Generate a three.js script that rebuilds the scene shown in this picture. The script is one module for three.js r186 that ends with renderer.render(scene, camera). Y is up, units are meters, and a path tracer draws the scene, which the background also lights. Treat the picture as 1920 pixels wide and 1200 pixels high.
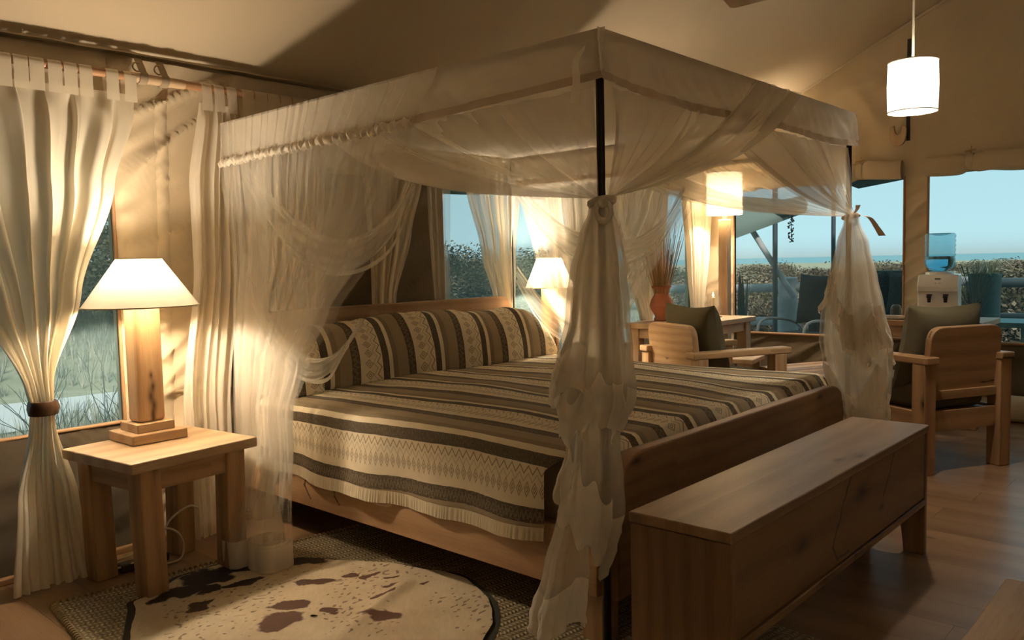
import * as THREE from 'three';
import { RoundedBoxGeometry } from 'three/addons/geometries/RoundedBoxGeometry.js';
import { mergeGeometries } from 'three/addons/utils/BufferGeometryUtils.js';
import { ImprovedNoise } from 'three/addons/math/ImprovedNoise.js';

// ---------------------------------------------------------------- camera, sky, lights, exposure
const scene = new THREE.Scene();
const camera = new THREE.PerspectiveCamera(42.82, 1920 / 1200, 0.05, 2000);
camera.position.set(-2.0112, 1.2212, 3.7686);
camera.rotation.set(THREE.MathUtils.degToRad(-4.032), THREE.MathUtils.degToRad(-47.842), THREE.MathUtils.degToRad(-1.28), 'YXZ');
scene.add(camera);

const renderer = new THREE.WebGLRenderer({ antialias: true });
renderer.toneMapping = THREE.LinearToneMapping;
renderer.toneMappingExposure = 3.4;
renderer.shadowMap.enabled = true;

// an evening sky, paler towards the horizon
{
  const w = 64, h = 128, d = new Float32Array(w * h * 4);
  const zen = [0.118, 0.232, 0.262], hor = [0.212, 0.335, 0.362], low = [0.14, 0.16, 0.14];
  for (let j = 0; j < h; j++) {
    const el = ((j + 0.5) / h - 0.5) * Math.PI;
    const t = el > 0 ? Math.pow(Math.sin(el), 0.55) : 0;
    for (let i = 0; i < w; i++) {
      const k = (j * w + i) * 4;
      for (let c = 0; c < 3; c++) d[k + c] = el > 0 ? hor[c] + (zen[c] - hor[c]) * t : low[c];
      d[k + 3] = 1;
    }
  }
  const t = new THREE.DataTexture(d, w, h, THREE.RGBAFormat, THREE.FloatType);
  t.mapping = THREE.EquirectangularReflectionMapping; t.magFilter = THREE.LinearFilter; t.needsUpdate = true;
  scene.background = t; scene.backgroundIntensity = 1.0;
}
function rgb0(r, g, b) { return new THREE.Color().setRGB(r, g, b); }
const WARM = new THREE.Color().setRGB(1.0, 0.815, 0.60);
const COOL = new THREE.Color().setRGB(1.0, 0.86, 0.68);
const LAMP = { table: 0.95, table2: 1.4, floor: 1.7, pendant: 1.0, rearFill: 0.9, candle: 0.03 };
// hazy low sun behind the tent: it lights the scrub outside and reaches nothing indoors
const sun = new THREE.DirectionalLight(rgb0(1.0, 0.96, 0.88), 1.9);
sun.position.set(-22, 26, 26); sun.target.position.set(6, 0, 0); sun.shadow.radius = 10; sun.castShadow = true;
Object.assign(sun.shadow.camera, { left: -40, right: 40, top: 40, bottom: -40, near: 1, far: 120 }); scene.add(sun, sun.target);

// ---------------------------------------------------------------- helpers
let seed = 12345;
const rnd = () => { seed |= 0; seed = seed + 0x6D2B79F5 | 0; let t = Math.imul(seed ^ seed >>> 15, 1 | seed); t = t + Math.imul(t ^ t >>> 7, 61 | t) ^ t; return ((t ^ t >>> 14) >>> 0) / 4294967296; };
const reseed = (s) => { seed = s; };
const rr = (a, b) => a + (b - a) * rnd();
const PN = new ImprovedNoise();
const N3 = (x, y = 0, z = 0) => PN.noise(x + 31.7, y + 17.3, z + 5.1);
const fbm = (x, y, z = 0, o = 3) => { let s = 0, a = 0.5, f = 1; for (let i = 0; i < o; i++) { s += a * N3(x * f, y * f, z * f + i * 9.1); a *= 0.5; f *= 2.03; } return s; };
const lerp = (a, b, t) => a + (b - a) * t;
const clamp = (x, a = 0, b = 1) => Math.min(b, Math.max(a, x));
const smooth = (a, b, x) => { const t = clamp((x - a) / (b - a)); return t * t * (3 - 2 * t); };
const V = (x, y, z) => new THREE.Vector3(x, y, z);

const taken = new Map();
const numbered = (n) => { const k = taken.get(n) || 0; taken.set(n, k + 1); return k ? n + '_' + String(k).padStart(3, '0') : n; };
const shade = (m) => { m.castShadow = true; m.receiveShadow = true; return m; };
function tag(o, label, category, group, kind) {
  o.userData.label = label; if (category) o.userData.category = category;
  if (group) o.userData.group = group; if (kind) o.userData.kind = kind; return o;
}
function thing(name, label, category, pos = [0, 0, 0], turn = 0, group) {
  const o = new THREE.Group(); o.name = numbered(name); o.position.set(...pos); o.rotation.y = turn; scene.add(o);
  return tag(o, label, category, group);
}
function part(name, geo, mat, parent, label) {
  const m = shade(new THREE.Mesh(geo, mat)); m.name = numbered(name); parent.add(m);
  if (label) m.userData.label = label; return m;
}
function struct(name, geo, mat, label) {
  const m = geo ? shade(new THREE.Mesh(geo, mat)) : new THREE.Group();
  m.name = name; m.userData.kind = 'structure'; if (label) m.userData.label = label; scene.add(m); return m;
}
function copyOf(o, pos, turn, label, group) {
  const c = o.clone(); c.name = numbered(o.name.replace(/_\d+$/, '')); if (pos) c.position.set(...pos); if (turn !== undefined) c.rotation.y = turn;
  c.userData = { ...o.userData }; if (label) c.userData.label = label; if (group) c.userData.group = group;
  scene.add(c); return c;
}
const merge = (list) => mergeGeometries(list.map((g) => { const n = g.index ? g.toNonIndexed() : g.clone(); for (const k of Object.keys(n.attributes)) if (!['position', 'normal', 'uv'].includes(k)) n.deleteAttribute(k); n.clearGroups(); return n; }));
const at = (g, x, y, z, ry = 0, rx = 0, rz = 0) => { const m = new THREE.Matrix4().makeRotationFromEuler(new THREE.Euler(rx, ry, rz, 'YXZ')); m.setPosition(x, y, z); return g.applyMatrix4(m); };

// parametric sheet: fn(u, v) -> [x, y, z]; uv in metres through su, sv
function sheet(fn, nu, nv, su = 1, sv = 1, uvfn) {
  const p = [], uv = [], ix = [];
  for (let j = 0; j <= nv; j++) for (let i = 0; i <= nu; i++) {
    const u = i / nu, v = j / nv, q = fn(u, v); p.push(q[0], q[1], q[2]);
    const t = uvfn ? uvfn(u, v, q) : [u * su, v * sv]; uv.push(t[0], t[1]);
  }
  for (let j = 0; j < nv; j++) for (let i = 0; i < nu; i++) {
    const a = j * (nu + 1) + i, b = a + 1, c = a + nu + 1, d = c + 1; ix.push(a, c, b, b, c, d);
  }
  const g = new THREE.BufferGeometry();
  g.setAttribute('position', new THREE.Float32BufferAttribute(p, 3)); g.setAttribute('uv', new THREE.Float32BufferAttribute(uv, 2));
  g.setIndex(ix); g.computeVertexNormals(); return g;
}
// planar uv by dominant normal, u along the grain, in metres
function boxUV(g, grain = 'x', off) {
  const n = g.index ? g.toNonIndexed() : g; n.clearGroups();
  const P = n.attributes.position, Q = n.attributes.normal, uv = new Float32Array(P.count * 2);
  const o = off || [rnd() * 3, rnd() * 3];
  for (let i = 0; i < P.count; i += 3) {
    let nx = 0, ny = 0, nz = 0; for (let k = 0; k < 3; k++) { nx += Math.abs(Q.getX(i + k)); ny += Math.abs(Q.getY(i + k)); nz += Math.abs(Q.getZ(i + k)); }
    const dom = nx > ny && nx > nz ? 'x' : ny > nz ? 'y' : 'z';
    for (let k = 0; k < 3; k++) {
      const c = { x: P.getX(i + k), y: P.getY(i + k), z: P.getZ(i + k) };
      const axes = ['x', 'y', 'z'].filter((a) => a !== dom);
      let u, v; if (dom === grain) { u = c[axes[0]] * 0.35; v = c[axes[1]]; } else { u = c[grain]; v = c[axes.find((a) => a !== grain)]; }
      uv[(i + k) * 2] = u + o[0]; uv[(i + k) * 2 + 1] = v + o[1] + (dom === 'x' ? 0.37 : dom === 'z' ? 0.73 : 0);
    }
  }
  n.setAttribute('uv', new THREE.BufferAttribute(uv, 2)); return n;
}
const rbox = (w, h, d, r = 0.004, grain, seg = 2) => { const g = new RoundedBoxGeometry(w, h, d, seg, Math.min(r, w / 2.01, h / 2.01, d / 2.01)); return boxUV(g, grain || (w >= h && w >= d ? 'x' : h >= d ? 'y' : 'z')); };
function tube(pts, r, seg = 24, rad = 8, closed = false) { return new THREE.TubeGeometry(new THREE.CatmullRomCurve3(pts.map((p) => V(...p)), closed), seg, r, rad, closed); }
function cyl(r0, r1, h, x = 0, y = 0, z = 0, seg = 24) { return new THREE.CylinderGeometry(r1, r0, h, seg).translate(x, y + h / 2, z); }
function bar(a, b, r, seg = 8) {
  const A = V(...a), B = V(...b), L = A.distanceTo(B), g = new THREE.CylinderGeometry(r, r, L, seg);
  g.applyQuaternion(new THREE.Quaternion().setFromUnitVectors(V(0, 1, 0), B.clone().sub(A).normalize())); const c = A.add(B).multiplyScalar(0.5); return g.translate(c.x, c.y, c.z);
}
const lathe = (pts, seg = 32) => new THREE.LatheGeometry(pts.map(([r, y]) => new THREE.Vector2(r, y)), seg);
function extrude(pts, depth, bevel = 0.003, holes = [], curveSeg = 8) {
  const s = pts instanceof THREE.Shape ? pts : new THREE.Shape(pts.map(([x, y]) => new THREE.Vector2(x, y)));
  for (const h of holes) s.holes.push(new THREE.Path(h.map(([x, y]) => new THREE.Vector2(x, y))));
  return new THREE.ExtrudeGeometry(s, { depth, bevelEnabled: bevel > 0, bevelSize: bevel, bevelThickness: bevel, bevelOffset: -bevel, bevelSegments: 2, curveSegments: curveSeg });
}
// piecewise-linear / smooth lookup through [t, value] pairs
const look = (tab, t) => { if (t <= tab[0][0]) return tab[0][1]; for (let i = 1; i < tab.length; i++) if (t <= tab[i][0]) { const k = (t - tab[i - 1][0]) / (tab[i][0] - tab[i - 1][0]); return lerp(tab[i - 1][1], tab[i][1], k * k * (3 - 2 * k) * 0.6 + k * 0.4); } return tab[tab.length - 1][1]; };

// ---------------------------------------------------------------- textures
function tex(w, h, fn, srgb = true, repeat = [1, 1], scale = 1) {
  const d = new Uint8Array(w * h * 4), enc = (x) => srgb ? (x <= 0.0031308 ? 12.92 * x : 1.055 * Math.pow(x, 1 / 2.4) - 0.055) : x;
  for (let j = 0; j < h; j++) for (let i = 0; i < w; i++) {
    const c = fn(i / w, j / h), k = (j * w + i) * 4;
    d[k] = clamp(enc(c[0])) * 255; d[k + 1] = clamp(enc(c[1])) * 255; d[k + 2] = clamp(enc(c[2])) * 255; d[k + 3] = 255;
  }
  const t = new THREE.DataTexture(d, w, h); t.wrapS = t.wrapT = THREE.RepeatWrapping; t.magFilter = THREE.LinearFilter; t.minFilter = THREE.LinearMipmapLinearFilter; t.generateMipmaps = true;
  t.repeat.set(...repeat); if (srgb) t.colorSpace = THREE.SRGBColorSpace; t.needsUpdate = true; return t;
}
const mix3 = (a, b, t) => [lerp(a[0], b[0], t), lerp(a[1], b[1], t), lerp(a[2], b[2], t)];
// wood: covers L x H metres, grain along u
function wood(o) {
  const { w = 768, h = 256, L = 1.5, H = 0.5, light, mid, dark, knots = [], cracks = [], ring = 26, s = 0 } = o;
  return tex(w, h, (u, v) => {
    let x = u * L, y = v * H, kd = 0, hole = 0;
    let yy = y + 0.05 * fbm(x * 1.3, y * 2.2, s, 2);
    for (const [kx, ky, kr] of knots) {
      const dx = (x - kx) / 2.2, dy = y - ky, d = Math.hypot(dx, dy);
      const f = Math.exp(-d * d / (kr * kr * 4)); yy += Math.sign(dy || 1) * kr * 0.9 * f; kd += Math.exp(-d * d / (kr * kr)) * 0.85; hole += smooth(kr * 0.35, kr * 0.15, d) * 0.7;
    }
    let ringv = 0.5 + 0.5 * Math.sin(yy * ring * 6.283 + 1.5 * fbm(x * 2, yy * 8, s + 3, 2));
    ringv = Math.pow(ringv, 1.6);
    const fib = fbm(x * 9, y * 150, s + 7, 2), fine = fbm(x * 30, y * 420, s + 1, 1), blotch = fbm(x * 2.1, y * 4.2, s + 11, 3);
    let c = mix3(light, mid, clamp(0.45 * ringv + 0.55 * (0.5 + blotch) + 0.5 * fib));
    c = mix3(c, dark, clamp(0.16 * ringv + 0.25 * Math.max(0, fib) + 0.25 * Math.max(0, blotch - 0.12) * 2 + 0.15 * fine));
    c = mix3(c, dark.map((q) => q * 0.45), clamp(kd + hole));
    for (const cr of cracks) {
      for (let i = 1; i < cr.length; i++) {
        const [ax, ay] = cr[i - 1], [bx, by] = cr[i], tx = bx - ax, ty = by - ay, n = 0.012 * fbm(x * 22, y * 22, 3, 2);
        const t = clamp(((x - ax) * tx + (y - ay) * ty) / (tx * tx + ty * ty)), d = Math.hypot(x + n - ax - tx * t, y - n - ay - ty * t);
        c = mix3(c, dark.map((q) => q * 0.3), smooth(0.008, 0.002, d) * 0.9);
      }
    }
    return c;
  }, true, [1 / L, 1 / H]);
}
const std = (o) => new THREE.MeshStandardMaterial(o);
const phy = (o) => new THREE.MeshPhysicalMaterial(o);
const rgb = (r, g, b) => new THREE.Color().setRGB(r, g, b);
const DS = THREE.DoubleSide;

const M = {};
{
  const pale = { light: [0.56, 0.40, 0.25], mid: [0.44, 0.29, 0.165], dark: [0.2, 0.115, 0.058], ring: 8 };
  M.wood = std({ map: wood({ ...pale, knots: [[0.32, 0.11, 0.014], [1.1, 0.36, 0.02], [0.8, 0.22, 0.008]], s: 1 }), roughness: 0.55 });
  M.woodB = std({ map: wood({ light: [0.47, 0.29, 0.145], mid: [0.33, 0.185, 0.085], dark: [0.12, 0.06, 0.025], ring: 16, knots: [[0.5, 0.15, 0.022], [1.25, 0.4, 0.015]], s: 21 }), roughness: 0.5 });
  M.lampWood = std({ map: wood({ light: [0.60, 0.41, 0.24], mid: [0.46, 0.28, 0.14], dark: [0.18, 0.09, 0.04], ring: 9, s: 201, knots: [[0.09, 0.43, 0.010], [0.125, 0.437, 0.013], [0.165, 0.425, 0.014], [0.205, 0.436, 0.011], [0.06, 0.432, 0.009], [0.25, 0.43, 0.008]] }), roughness: 0.5 });
  M.rail = std({ map: wood({ light: [0.56, 0.36, 0.20], mid: [0.43, 0.25, 0.125], dark: [0.17, 0.085, 0.038], ring: 8, s: 41,
    cracks: [[[0.05, 0.16], [0.10, 0.19], [0.13, 0.15], [0.20, 0.16], [0.24, 0.13], [0.27, 0.16]], [[0.24, 0.13], [0.24, 0.09], [0.27, 0.06]], [[0.05, 0.16], [0.02, 0.1], [0.06, 0.05]]], knots: [[0.62, 0.14, 0.012]] }), roughness: 0.5 });
  M.lid = std({ map: wood({ w: 1024, h: 256, L: 1.8, H: 0.4, light: [0.29, 0.17, 0.082], mid: [0.20, 0.11, 0.048], dark: [0.085, 0.042, 0.018], ring: 9, s: 61, knots: [[1.02, 0.1, 0.014], [1.12, 0.14, 0.018], [0.45, 0.26, 0.008], [1.45, 0.2, 0.012]] }), roughness: 0.42 });
  M.chestFront = std({ map: wood({ w: 1024, h: 256, L: 1.8, H: 0.4, light: [0.23, 0.125, 0.052], mid: [0.165, 0.082, 0.031], dark: [0.05, 0.022, 0.008], ring: 7, s: 81,
    knots: [[0.42, 0.15, 0.024], [0.92, 0.2, 0.03], [1.12, 0.1, 0.012], [1.5, 0.3, 0.012]],
    cracks: [[[0.88, 0.33], [0.80, 0.26], [0.72, 0.16], [0.66, 0.08], [0.70, 0.03], [0.80, 0.03]], [[1.25, 0.27], [1.2, 0.2], [1.14, 0.14]]] }), roughness: 0.5 });
  M.chairWood = std({ map: wood({ light: [0.60, 0.41, 0.23], mid: [0.46, 0.29, 0.145], dark: [0.2, 0.11, 0.05], ring: 20, s: 101, knots: [[0.4, 0.3, 0.008]] }), roughness: 0.5 });
  M.chairWoodDark = std({ map: wood({ light: [0.42, 0.25, 0.12], mid: [0.30, 0.165, 0.075], dark: [0.08, 0.04, 0.02], ring: 12, s: 121, knots: [[0.3, 0.2, 0.02], [1.0, 0.42, 0.012]], cracks: [[[0.2, 0.42], [0.36, 0.44], [0.5, 0.43]], [[0.9, 0.1], [1.1, 0.12]]] }), roughness: 0.5 });
  M.rodWood = std({ map: wood({ w: 256, h: 128, L: 1, H: 0.2, light: [0.44, 0.24, 0.12], mid: [0.34, 0.17, 0.08], dark: [0.15, 0.07, 0.03], s: 141 }), roughness: 0.45 });
  const fl = { light: [0.32, 0.20, 0.112], mid: [0.22, 0.13, 0.068], dark: [0.095, 0.05, 0.024], ring: 5 };
  M.floor = [0, 1, 2, 3].map((k) => std({ map: wood({ ...fl, w: 768, h: 128, L: 1.5, H: 0.22, s: 161 + k * 13, knots: k === 2 ? [[0.7, 0.1, 0.012]] : [] }), roughness: 0.32, color: new THREE.Color().setScalar([1, 0.93, 1.05, 0.98][k]) }));
}
M.canvas = std({ color: rgb(0.53, 0.43, 0.29), roughness: 0.9, bumpMap: tex(256, 256, (u, v) => { const a = 0.5 + 0.25 * Math.sin(u * 6.283 * 64) * Math.sin(v * 6.283 * 64) + 0.5 * fbm(u * 6, v * 6, 2, 3); return [a, a, a]; }, false, [2, 2]), bumpScale: 0.002, side: DS });
M.roof = std({ color: rgb(0.50, 0.415, 0.29), roughness: 0.92, side: DS });
M.canvasShaded = std({ color: rgb(0.125, 0.092, 0.052), roughness: 0.85, side: DS });  // the wall canvas with shade put into its colour
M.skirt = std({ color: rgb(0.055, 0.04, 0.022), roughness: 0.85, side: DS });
M.zip = std({ color: rgb(0.34, 0.19, 0.09), roughness: 0.7 });
M.net = phy({ color: rgb(0.94, 0.88, 0.77), roughness: 1, transmission: 0.5, thickness: 0, transparent: true, opacity: 0.28, side: DS });
M.netPanel = phy({ color: rgb(0.95, 0.90, 0.80), roughness: 1, transmission: 0.5, thickness: 0, transparent: true, opacity: 0.215, side: DS });
M.netDense = phy({ color: rgb(0.90, 0.83, 0.70), roughness: 1, transmission: 0.5, thickness: 0, transparent: true, opacity: 0.48, side: DS });
M.sheer = phy({ color: rgb(0.90, 0.82, 0.66), roughness: 1, transmission: 0.5, thickness: 0, transparent: true, opacity: 0.72, side: DS });
M.cotton = phy({ color: rgb(0.84, 0.77, 0.65), roughness: 0.95, transmission: 0.35, thickness: 0, side: DS });
M.curtain = phy({ color: rgb(0.86, 0.78, 0.62), roughness: 0.95, transmission: 0.3, thickness: 0, transparent: true, opacity: 0.97, side: DS });
M.blackMetal = std({ color: rgb(0.018, 0.016, 0.012), roughness: 0.45, metalness: 0.6 });
M.ironDark = std({ color: rgb(0.03, 0.028, 0.025), roughness: 0.5 });
M.brass = std({ color: rgb(0.5, 0.38, 0.2), roughness: 0.35, metalness: 1 });
M.shadeCloth = phy({ color: rgb(0.90, 0.82, 0.66), roughness: 1, transmission: 0.11, thickness: 0, side: DS });
M.pendantCloth = phy({ color: rgb(0.88, 0.93, 0.97), roughness: 1, transmission: 0.1, thickness: 0, side: DS });
M.shadeRim = std({ color: rgb(0.75, 0.66, 0.5), roughness: 0.8 });
M.olive = std({ color: rgb(0.098, 0.083, 0.045), roughness: 0.95, side: DS });
M.oliveSeat = std({ color: rgb(0.105, 0.09, 0.052), roughness: 0.95, side: DS });
M.bulb = std({ color: rgb(1, 0.95, 0.85), emissive: rgb(1, 0.8, 0.5), emissiveIntensity: 6 });
M.white = std({ color: rgb(0.80, 0.78, 0.74), roughness: 0.35 });
M.whiteGloss = phy({ color: rgb(0.86, 0.85, 0.82), roughness: 0.3, clearcoat: 0.4 });
M.black = std({ color: rgb(0.012, 0.012, 0.012), roughness: 0.35 });
M.terracotta = std({ color: rgb(0.37, 0.125, 0.055), roughness: 0.8 });
M.straw = std({ color: rgb(0.40, 0.24, 0.10), roughness: 0.9, side: DS });
M.cable = std({ color: rgb(0.62, 0.55, 0.42), roughness: 0.5 });
M.glass = phy({ color: rgb(1, 1, 1), roughness: 0.03, transmission: 1, thickness: 0, ior: 1.45, side: DS });
M.bamboo = std({ color: rgb(0.46, 0.28, 0.13), roughness: 0.55 });
M.tie = std({ color: rgb(0.05, 0.024, 0.012), roughness: 0.3 });
M.wax = std({ color: rgb(0.8, 0.72, 0.56), roughness: 0.5 });

// striped blanket cloth: u across one stripe period (0.365 m), v along the stripes
const PERIOD = 0.365;
M.stripe = std({
  map: tex(1024, 1024, (u0, v) => {
    const wob = 0.006 * fbm(v * 9, 3, 1, 2), u = ((u0 + wob) % 1 + 1) % 1;
    const cream = [0.80, 0.69, 0.49], dark = [0.10, 0.076, 0.046], tan = [0.36, 0.275, 0.165], grey = [0.235, 0.18, 0.11], line = [0.32, 0.25, 0.155];
    const weave = 0.10 * N3(u * 190, v * 190, 4) + 0.07 * N3(u * 400, v * 60, 9) + 0.12 * fbm(u * 7, v * 7, 8, 2);
    const tri = (x) => Math.abs(((x % 1) + 1) % 1 - 0.5) * 2;
    let c;
    if (u < 0.36) {
      c = cream;
      const z2 = 0.265 + 0.075 * tri(v * 10 + 0.5), z1 = 0.195 + 0.075 * tri(v * 10 + 0.5);
      if (Math.abs(u - z2) < 0.0095) c = line; else if (Math.abs(u - z1) < 0.007) c = mix3(c, line, 0.6);
      const dv = (((v * 12) % 1) + 1) % 1 - 0.5, d = Math.abs(u - 0.125) / 0.075 + Math.abs(dv) / 0.42;
      if ((d > 0.74 && d < 1) || (d > 0.22 && d < 0.48)) c = mix3(c, line, 0.9);
    } else if (u < 0.475) { c = dark; c = mix3(c, grey, 0.5 * smooth(0.0, 0.3, N3(u * 30, v * 120, 2))); }
    else if (u < 0.545) c = cream;
    else if (u < 0.635) c = mix3(grey, tan, 0.25 + 0.5 * N3(u * 120, v * 120, 1));
    else if (u < 0.83) c = tan;
    else if (u < 0.97) { const z = 0.86 + 0.07 * tri(v * 22); c = Math.abs(u - z) < 0.018 || N3(u * 60, v * 34, 6) > 0.22 ? mix3(dark, grey, 0.75) : dark; }
    else c = cream;
    return c.map((q) => q * (1 + weave));
  }), roughness: 0.92, side: DS,
});
M.fringe = std({ color: rgb(0.66, 0.56, 0.38), roughness: 0.95, side: DS });
M.jute = std({
  map: tex(512, 512, (u, v) => { const r = v * 14, k = Math.floor(r), f = r - k, w = Math.sin((u * 22 + (k % 2) * 0.5 + f * 0.5 * (k % 2 ? 1 : -1)) * 6.283), a = 0.55 + 0.35 * w * Math.sin(f * 3.14) + 0.5 * fbm(u * 30, v * 30, 3, 2); return mix3([0.13, 0.095, 0.048], [0.60, 0.49, 0.29], clamp(a * (0.35 + 0.65 * Math.sin(f * 3.14)))); }, true, [1 / 0.35, 1 / 0.35]),
  bumpMap: tex(512, 512, (u, v) => { const r = v * 14, k = Math.floor(r), f = r - k, w = Math.sin((u * 22 + (k % 2) * 0.5 + f * 0.5 * (k % 2 ? 1 : -1)) * 6.283), a = Math.sin(f * 3.14) * (0.65 + 0.35 * w); return [a, a, a]; }, false, [1 / 0.35, 1 / 0.35]), bumpScale: 0.006, roughness: 0.95,
});
// ---------------------------------------------------------------- room shell
const X0 = -3.6, X1 = 4.8, Z0 = 0.04, Z1 = 6.3, EAVE = 2.16, SLOPE = 0.47, ZR = (Z0 + Z1) / 2;
const roofY = (z) => EAVE + SLOPE * (z < ZR ? z - Z0 : Z1 - z);
const WY0 = 0.55, WY1 = 1.82;
{
  const f = struct('floor', new THREE.BoxGeometry(X1 - X0 + 0.1, 0.06, Z1 - Z0 + 0.1).translate((X0 + X1) / 2, -0.043, (Z0 + Z1) / 2), M.floor[1], 'brown laminate plank floor');
  // planks that run from the head wall towards the viewer
  reseed(7); const W = 0.192, Lp = 1.29;
  const geos = [0, 1, 2, 3].map((k) => { const g = new THREE.BoxGeometry(W - 0.0012, 0.012, Lp - 0.0012); return boxUV(g, 'z', [k * 0.4, k * 0.11]); });
  for (let i = 0, x = -1.62; x < X1 - 0.1; i++, x += W) {
    for (let z = Z0 - (i * 0.47 % 1) * Lp; z < 4.6; z += Lp) {
      const zz = Math.max(z, Z0), ze = z + Lp; if (ze < Z0 + 0.05) continue;
      const k = Math.floor(rnd() * 4), m = part('plank', geos[Math.floor(rnd() * 4)], M.floor[k], f);
      if (zz > z + 0.01) { m.scale.z = (ze - zz) / Lp; m.position.set(x + W / 2, -0.0062, (zz + ze) / 2); } else m.position.set(x + W / 2, -0.0062, z + Lp / 2);
    }
  }
}
// wrinkled canvas: height of the cloth over its backing
function crease(a, b, s, k = 1) {
  const q = -0.55 * a + 0.83 * b + 0.05 * fbm(a * 1.5, b * 1.5, s, 2), t = 0.83 * a + 0.55 * b;
  const r1 = 1 - Math.abs(N3(q * 6.5, t * 1.2, s)) * 2.3, r2 = 1 - Math.abs(N3(q * 15, t * 2.6, s + 4)) * 2.4, m = smooth(-0.25, 0.35, N3(a * 1.3, b * 1.3, s + 9));
  return k * (0.013 * Math.max(0, r1) ** 2 + 0.0085 * m * Math.max(0, r2) ** 2 + 0.008 * (0.5 + fbm(a * 1.3, b * 1.3, s, 2)));
}
function wallShape(pts, holes, thick) { return extrude(pts, thick, 0, holes); }
function rectHole(a, b, c, d) { return [[a, c], [a, d], [b, d], [b, c]]; }
const HEADWIN = [[-1.75, -0.5], [1.47, 2.8], [3.35, 4.5]];
const RIGHTWIN = [[0.31, 1.75], [1.92, 3.5]];
{
  const g = wallShape([[X0 - 0.04, -0.05], [X1 + 0.04, -0.05], [X1 + 0.04, EAVE + 0.02], [X0 - 0.04, EAVE + 0.02]], HEADWIN.map(([a, b]) => rectHole(a, b, WY0, WY1)), 0.03).translate(0, 0, Z0 - 0.05);
  const w = struct('wall_head', g, M.canvas, 'tan canvas tent wall with mesh windows behind the bed');
  const panels = [[X0, HEADWIN[0][0]], [HEADWIN[0][1], HEADWIN[1][0]], [HEADWIN[1][1], HEADWIN[2][0]], [HEADWIN[2][1], X1]];
  panels.forEach(([a, b], i) => part('canvas_panel', sheet((u, v) => {
    const x = lerp(a, b, u), y = lerp(0, EAVE, v), e = Math.min(1, u * (b - a) / 0.02, (1 - u) * (b - a) / 0.02);
    return [x, y, Z0 + 0.001 + e * crease(x * 1.1, y * 1.1, 3 + i, i === 1 ? 1.7 : 1)];
  }, Math.ceil((b - a) * 70), 130, b - a, EAVE), M.canvas, w));
  HEADWIN.forEach(([a, b], i) => {
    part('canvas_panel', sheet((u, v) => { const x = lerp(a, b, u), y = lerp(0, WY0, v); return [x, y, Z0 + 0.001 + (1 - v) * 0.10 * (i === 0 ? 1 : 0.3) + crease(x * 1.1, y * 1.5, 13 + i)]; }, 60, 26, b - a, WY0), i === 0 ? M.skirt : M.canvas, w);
    part('canvas_panel', sheet((u, v) => { const x = lerp(a, b, u), y = lerp(WY1, EAVE, v); return [x, y, Z0 + 0.001 + crease(x * 1.1, y * 1.5, 23 + i)]; }, 60, 16, b - a, EAVE - WY1), M.canvas, w);
    part('window_piping', merge([bar([a, WY0, Z0 + 0.012], [b, WY0, Z0 + 0.012], 0.009), bar([a, WY0, Z0 + 0.012], [a, WY1, Z0 + 0.012], 0.008), bar([b, WY0, Z0 + 0.012], [b, WY1, Z0 + 0.012], 0.008), bar([a, WY1, Z0 + 0.012], [b, WY1, Z0 + 0.012], 0.008)]), M.zip, w);
  });
  // stitched webbing strip and cross seam on the canvas beside the lamp
  part('webbing_strip', sheet((u, v) => { const y = lerp(0.02, 1.99, v), x = lerp(-0.335, -0.275, u) + (y - 0.6) * 0.028; return [x, y, Z0 + 0.004 + 0.008 * Math.sin(u * 3.14) + crease(x * 1.1, y * 1.1, 4, 1.7) + 0.004 * N3(y * 28, u * 1.5 + y * 5)]; }, 8, 190, 0.06, 2), M.canvas, w);
  part('canvas_seam', sheet((u, v) => { const x = lerp(-0.29, 1.47, u), y = 0.635 + v * 0.022 - 0.008 * Math.sin(x * 3); return [x, y, Z0 + 0.005 + 0.005 * Math.sin(v * 3.14) + crease(x * 1.1, y * 1.1, 4, 1.7)]; }, 90, 4, 1.7, 0.02), M.canvas, w);
  part('shaded_canvas', sheet((u, v) => { const x = lerp(0.58, 1.455, u), y = lerp(0.03, 1.80, v); return [x, y, Z0 + 0.012 + crease(x * 1.1, y * 1.1, 4, 1.7)]; }, 60, 80, 0.9, 1.8), M.canvasShaded, w, 'added canvas sheet darkened for the shade behind the headboard');  // added sheet: shade of the curtains on the wall, painted as darker canvas
  part('floor_trim', rbox(X1 - X0, 0.028, 0.03, 0.006).translate((X0 + X1) / 2, 0.014, Z0 + 0.13), M.zip, w);
}
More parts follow.
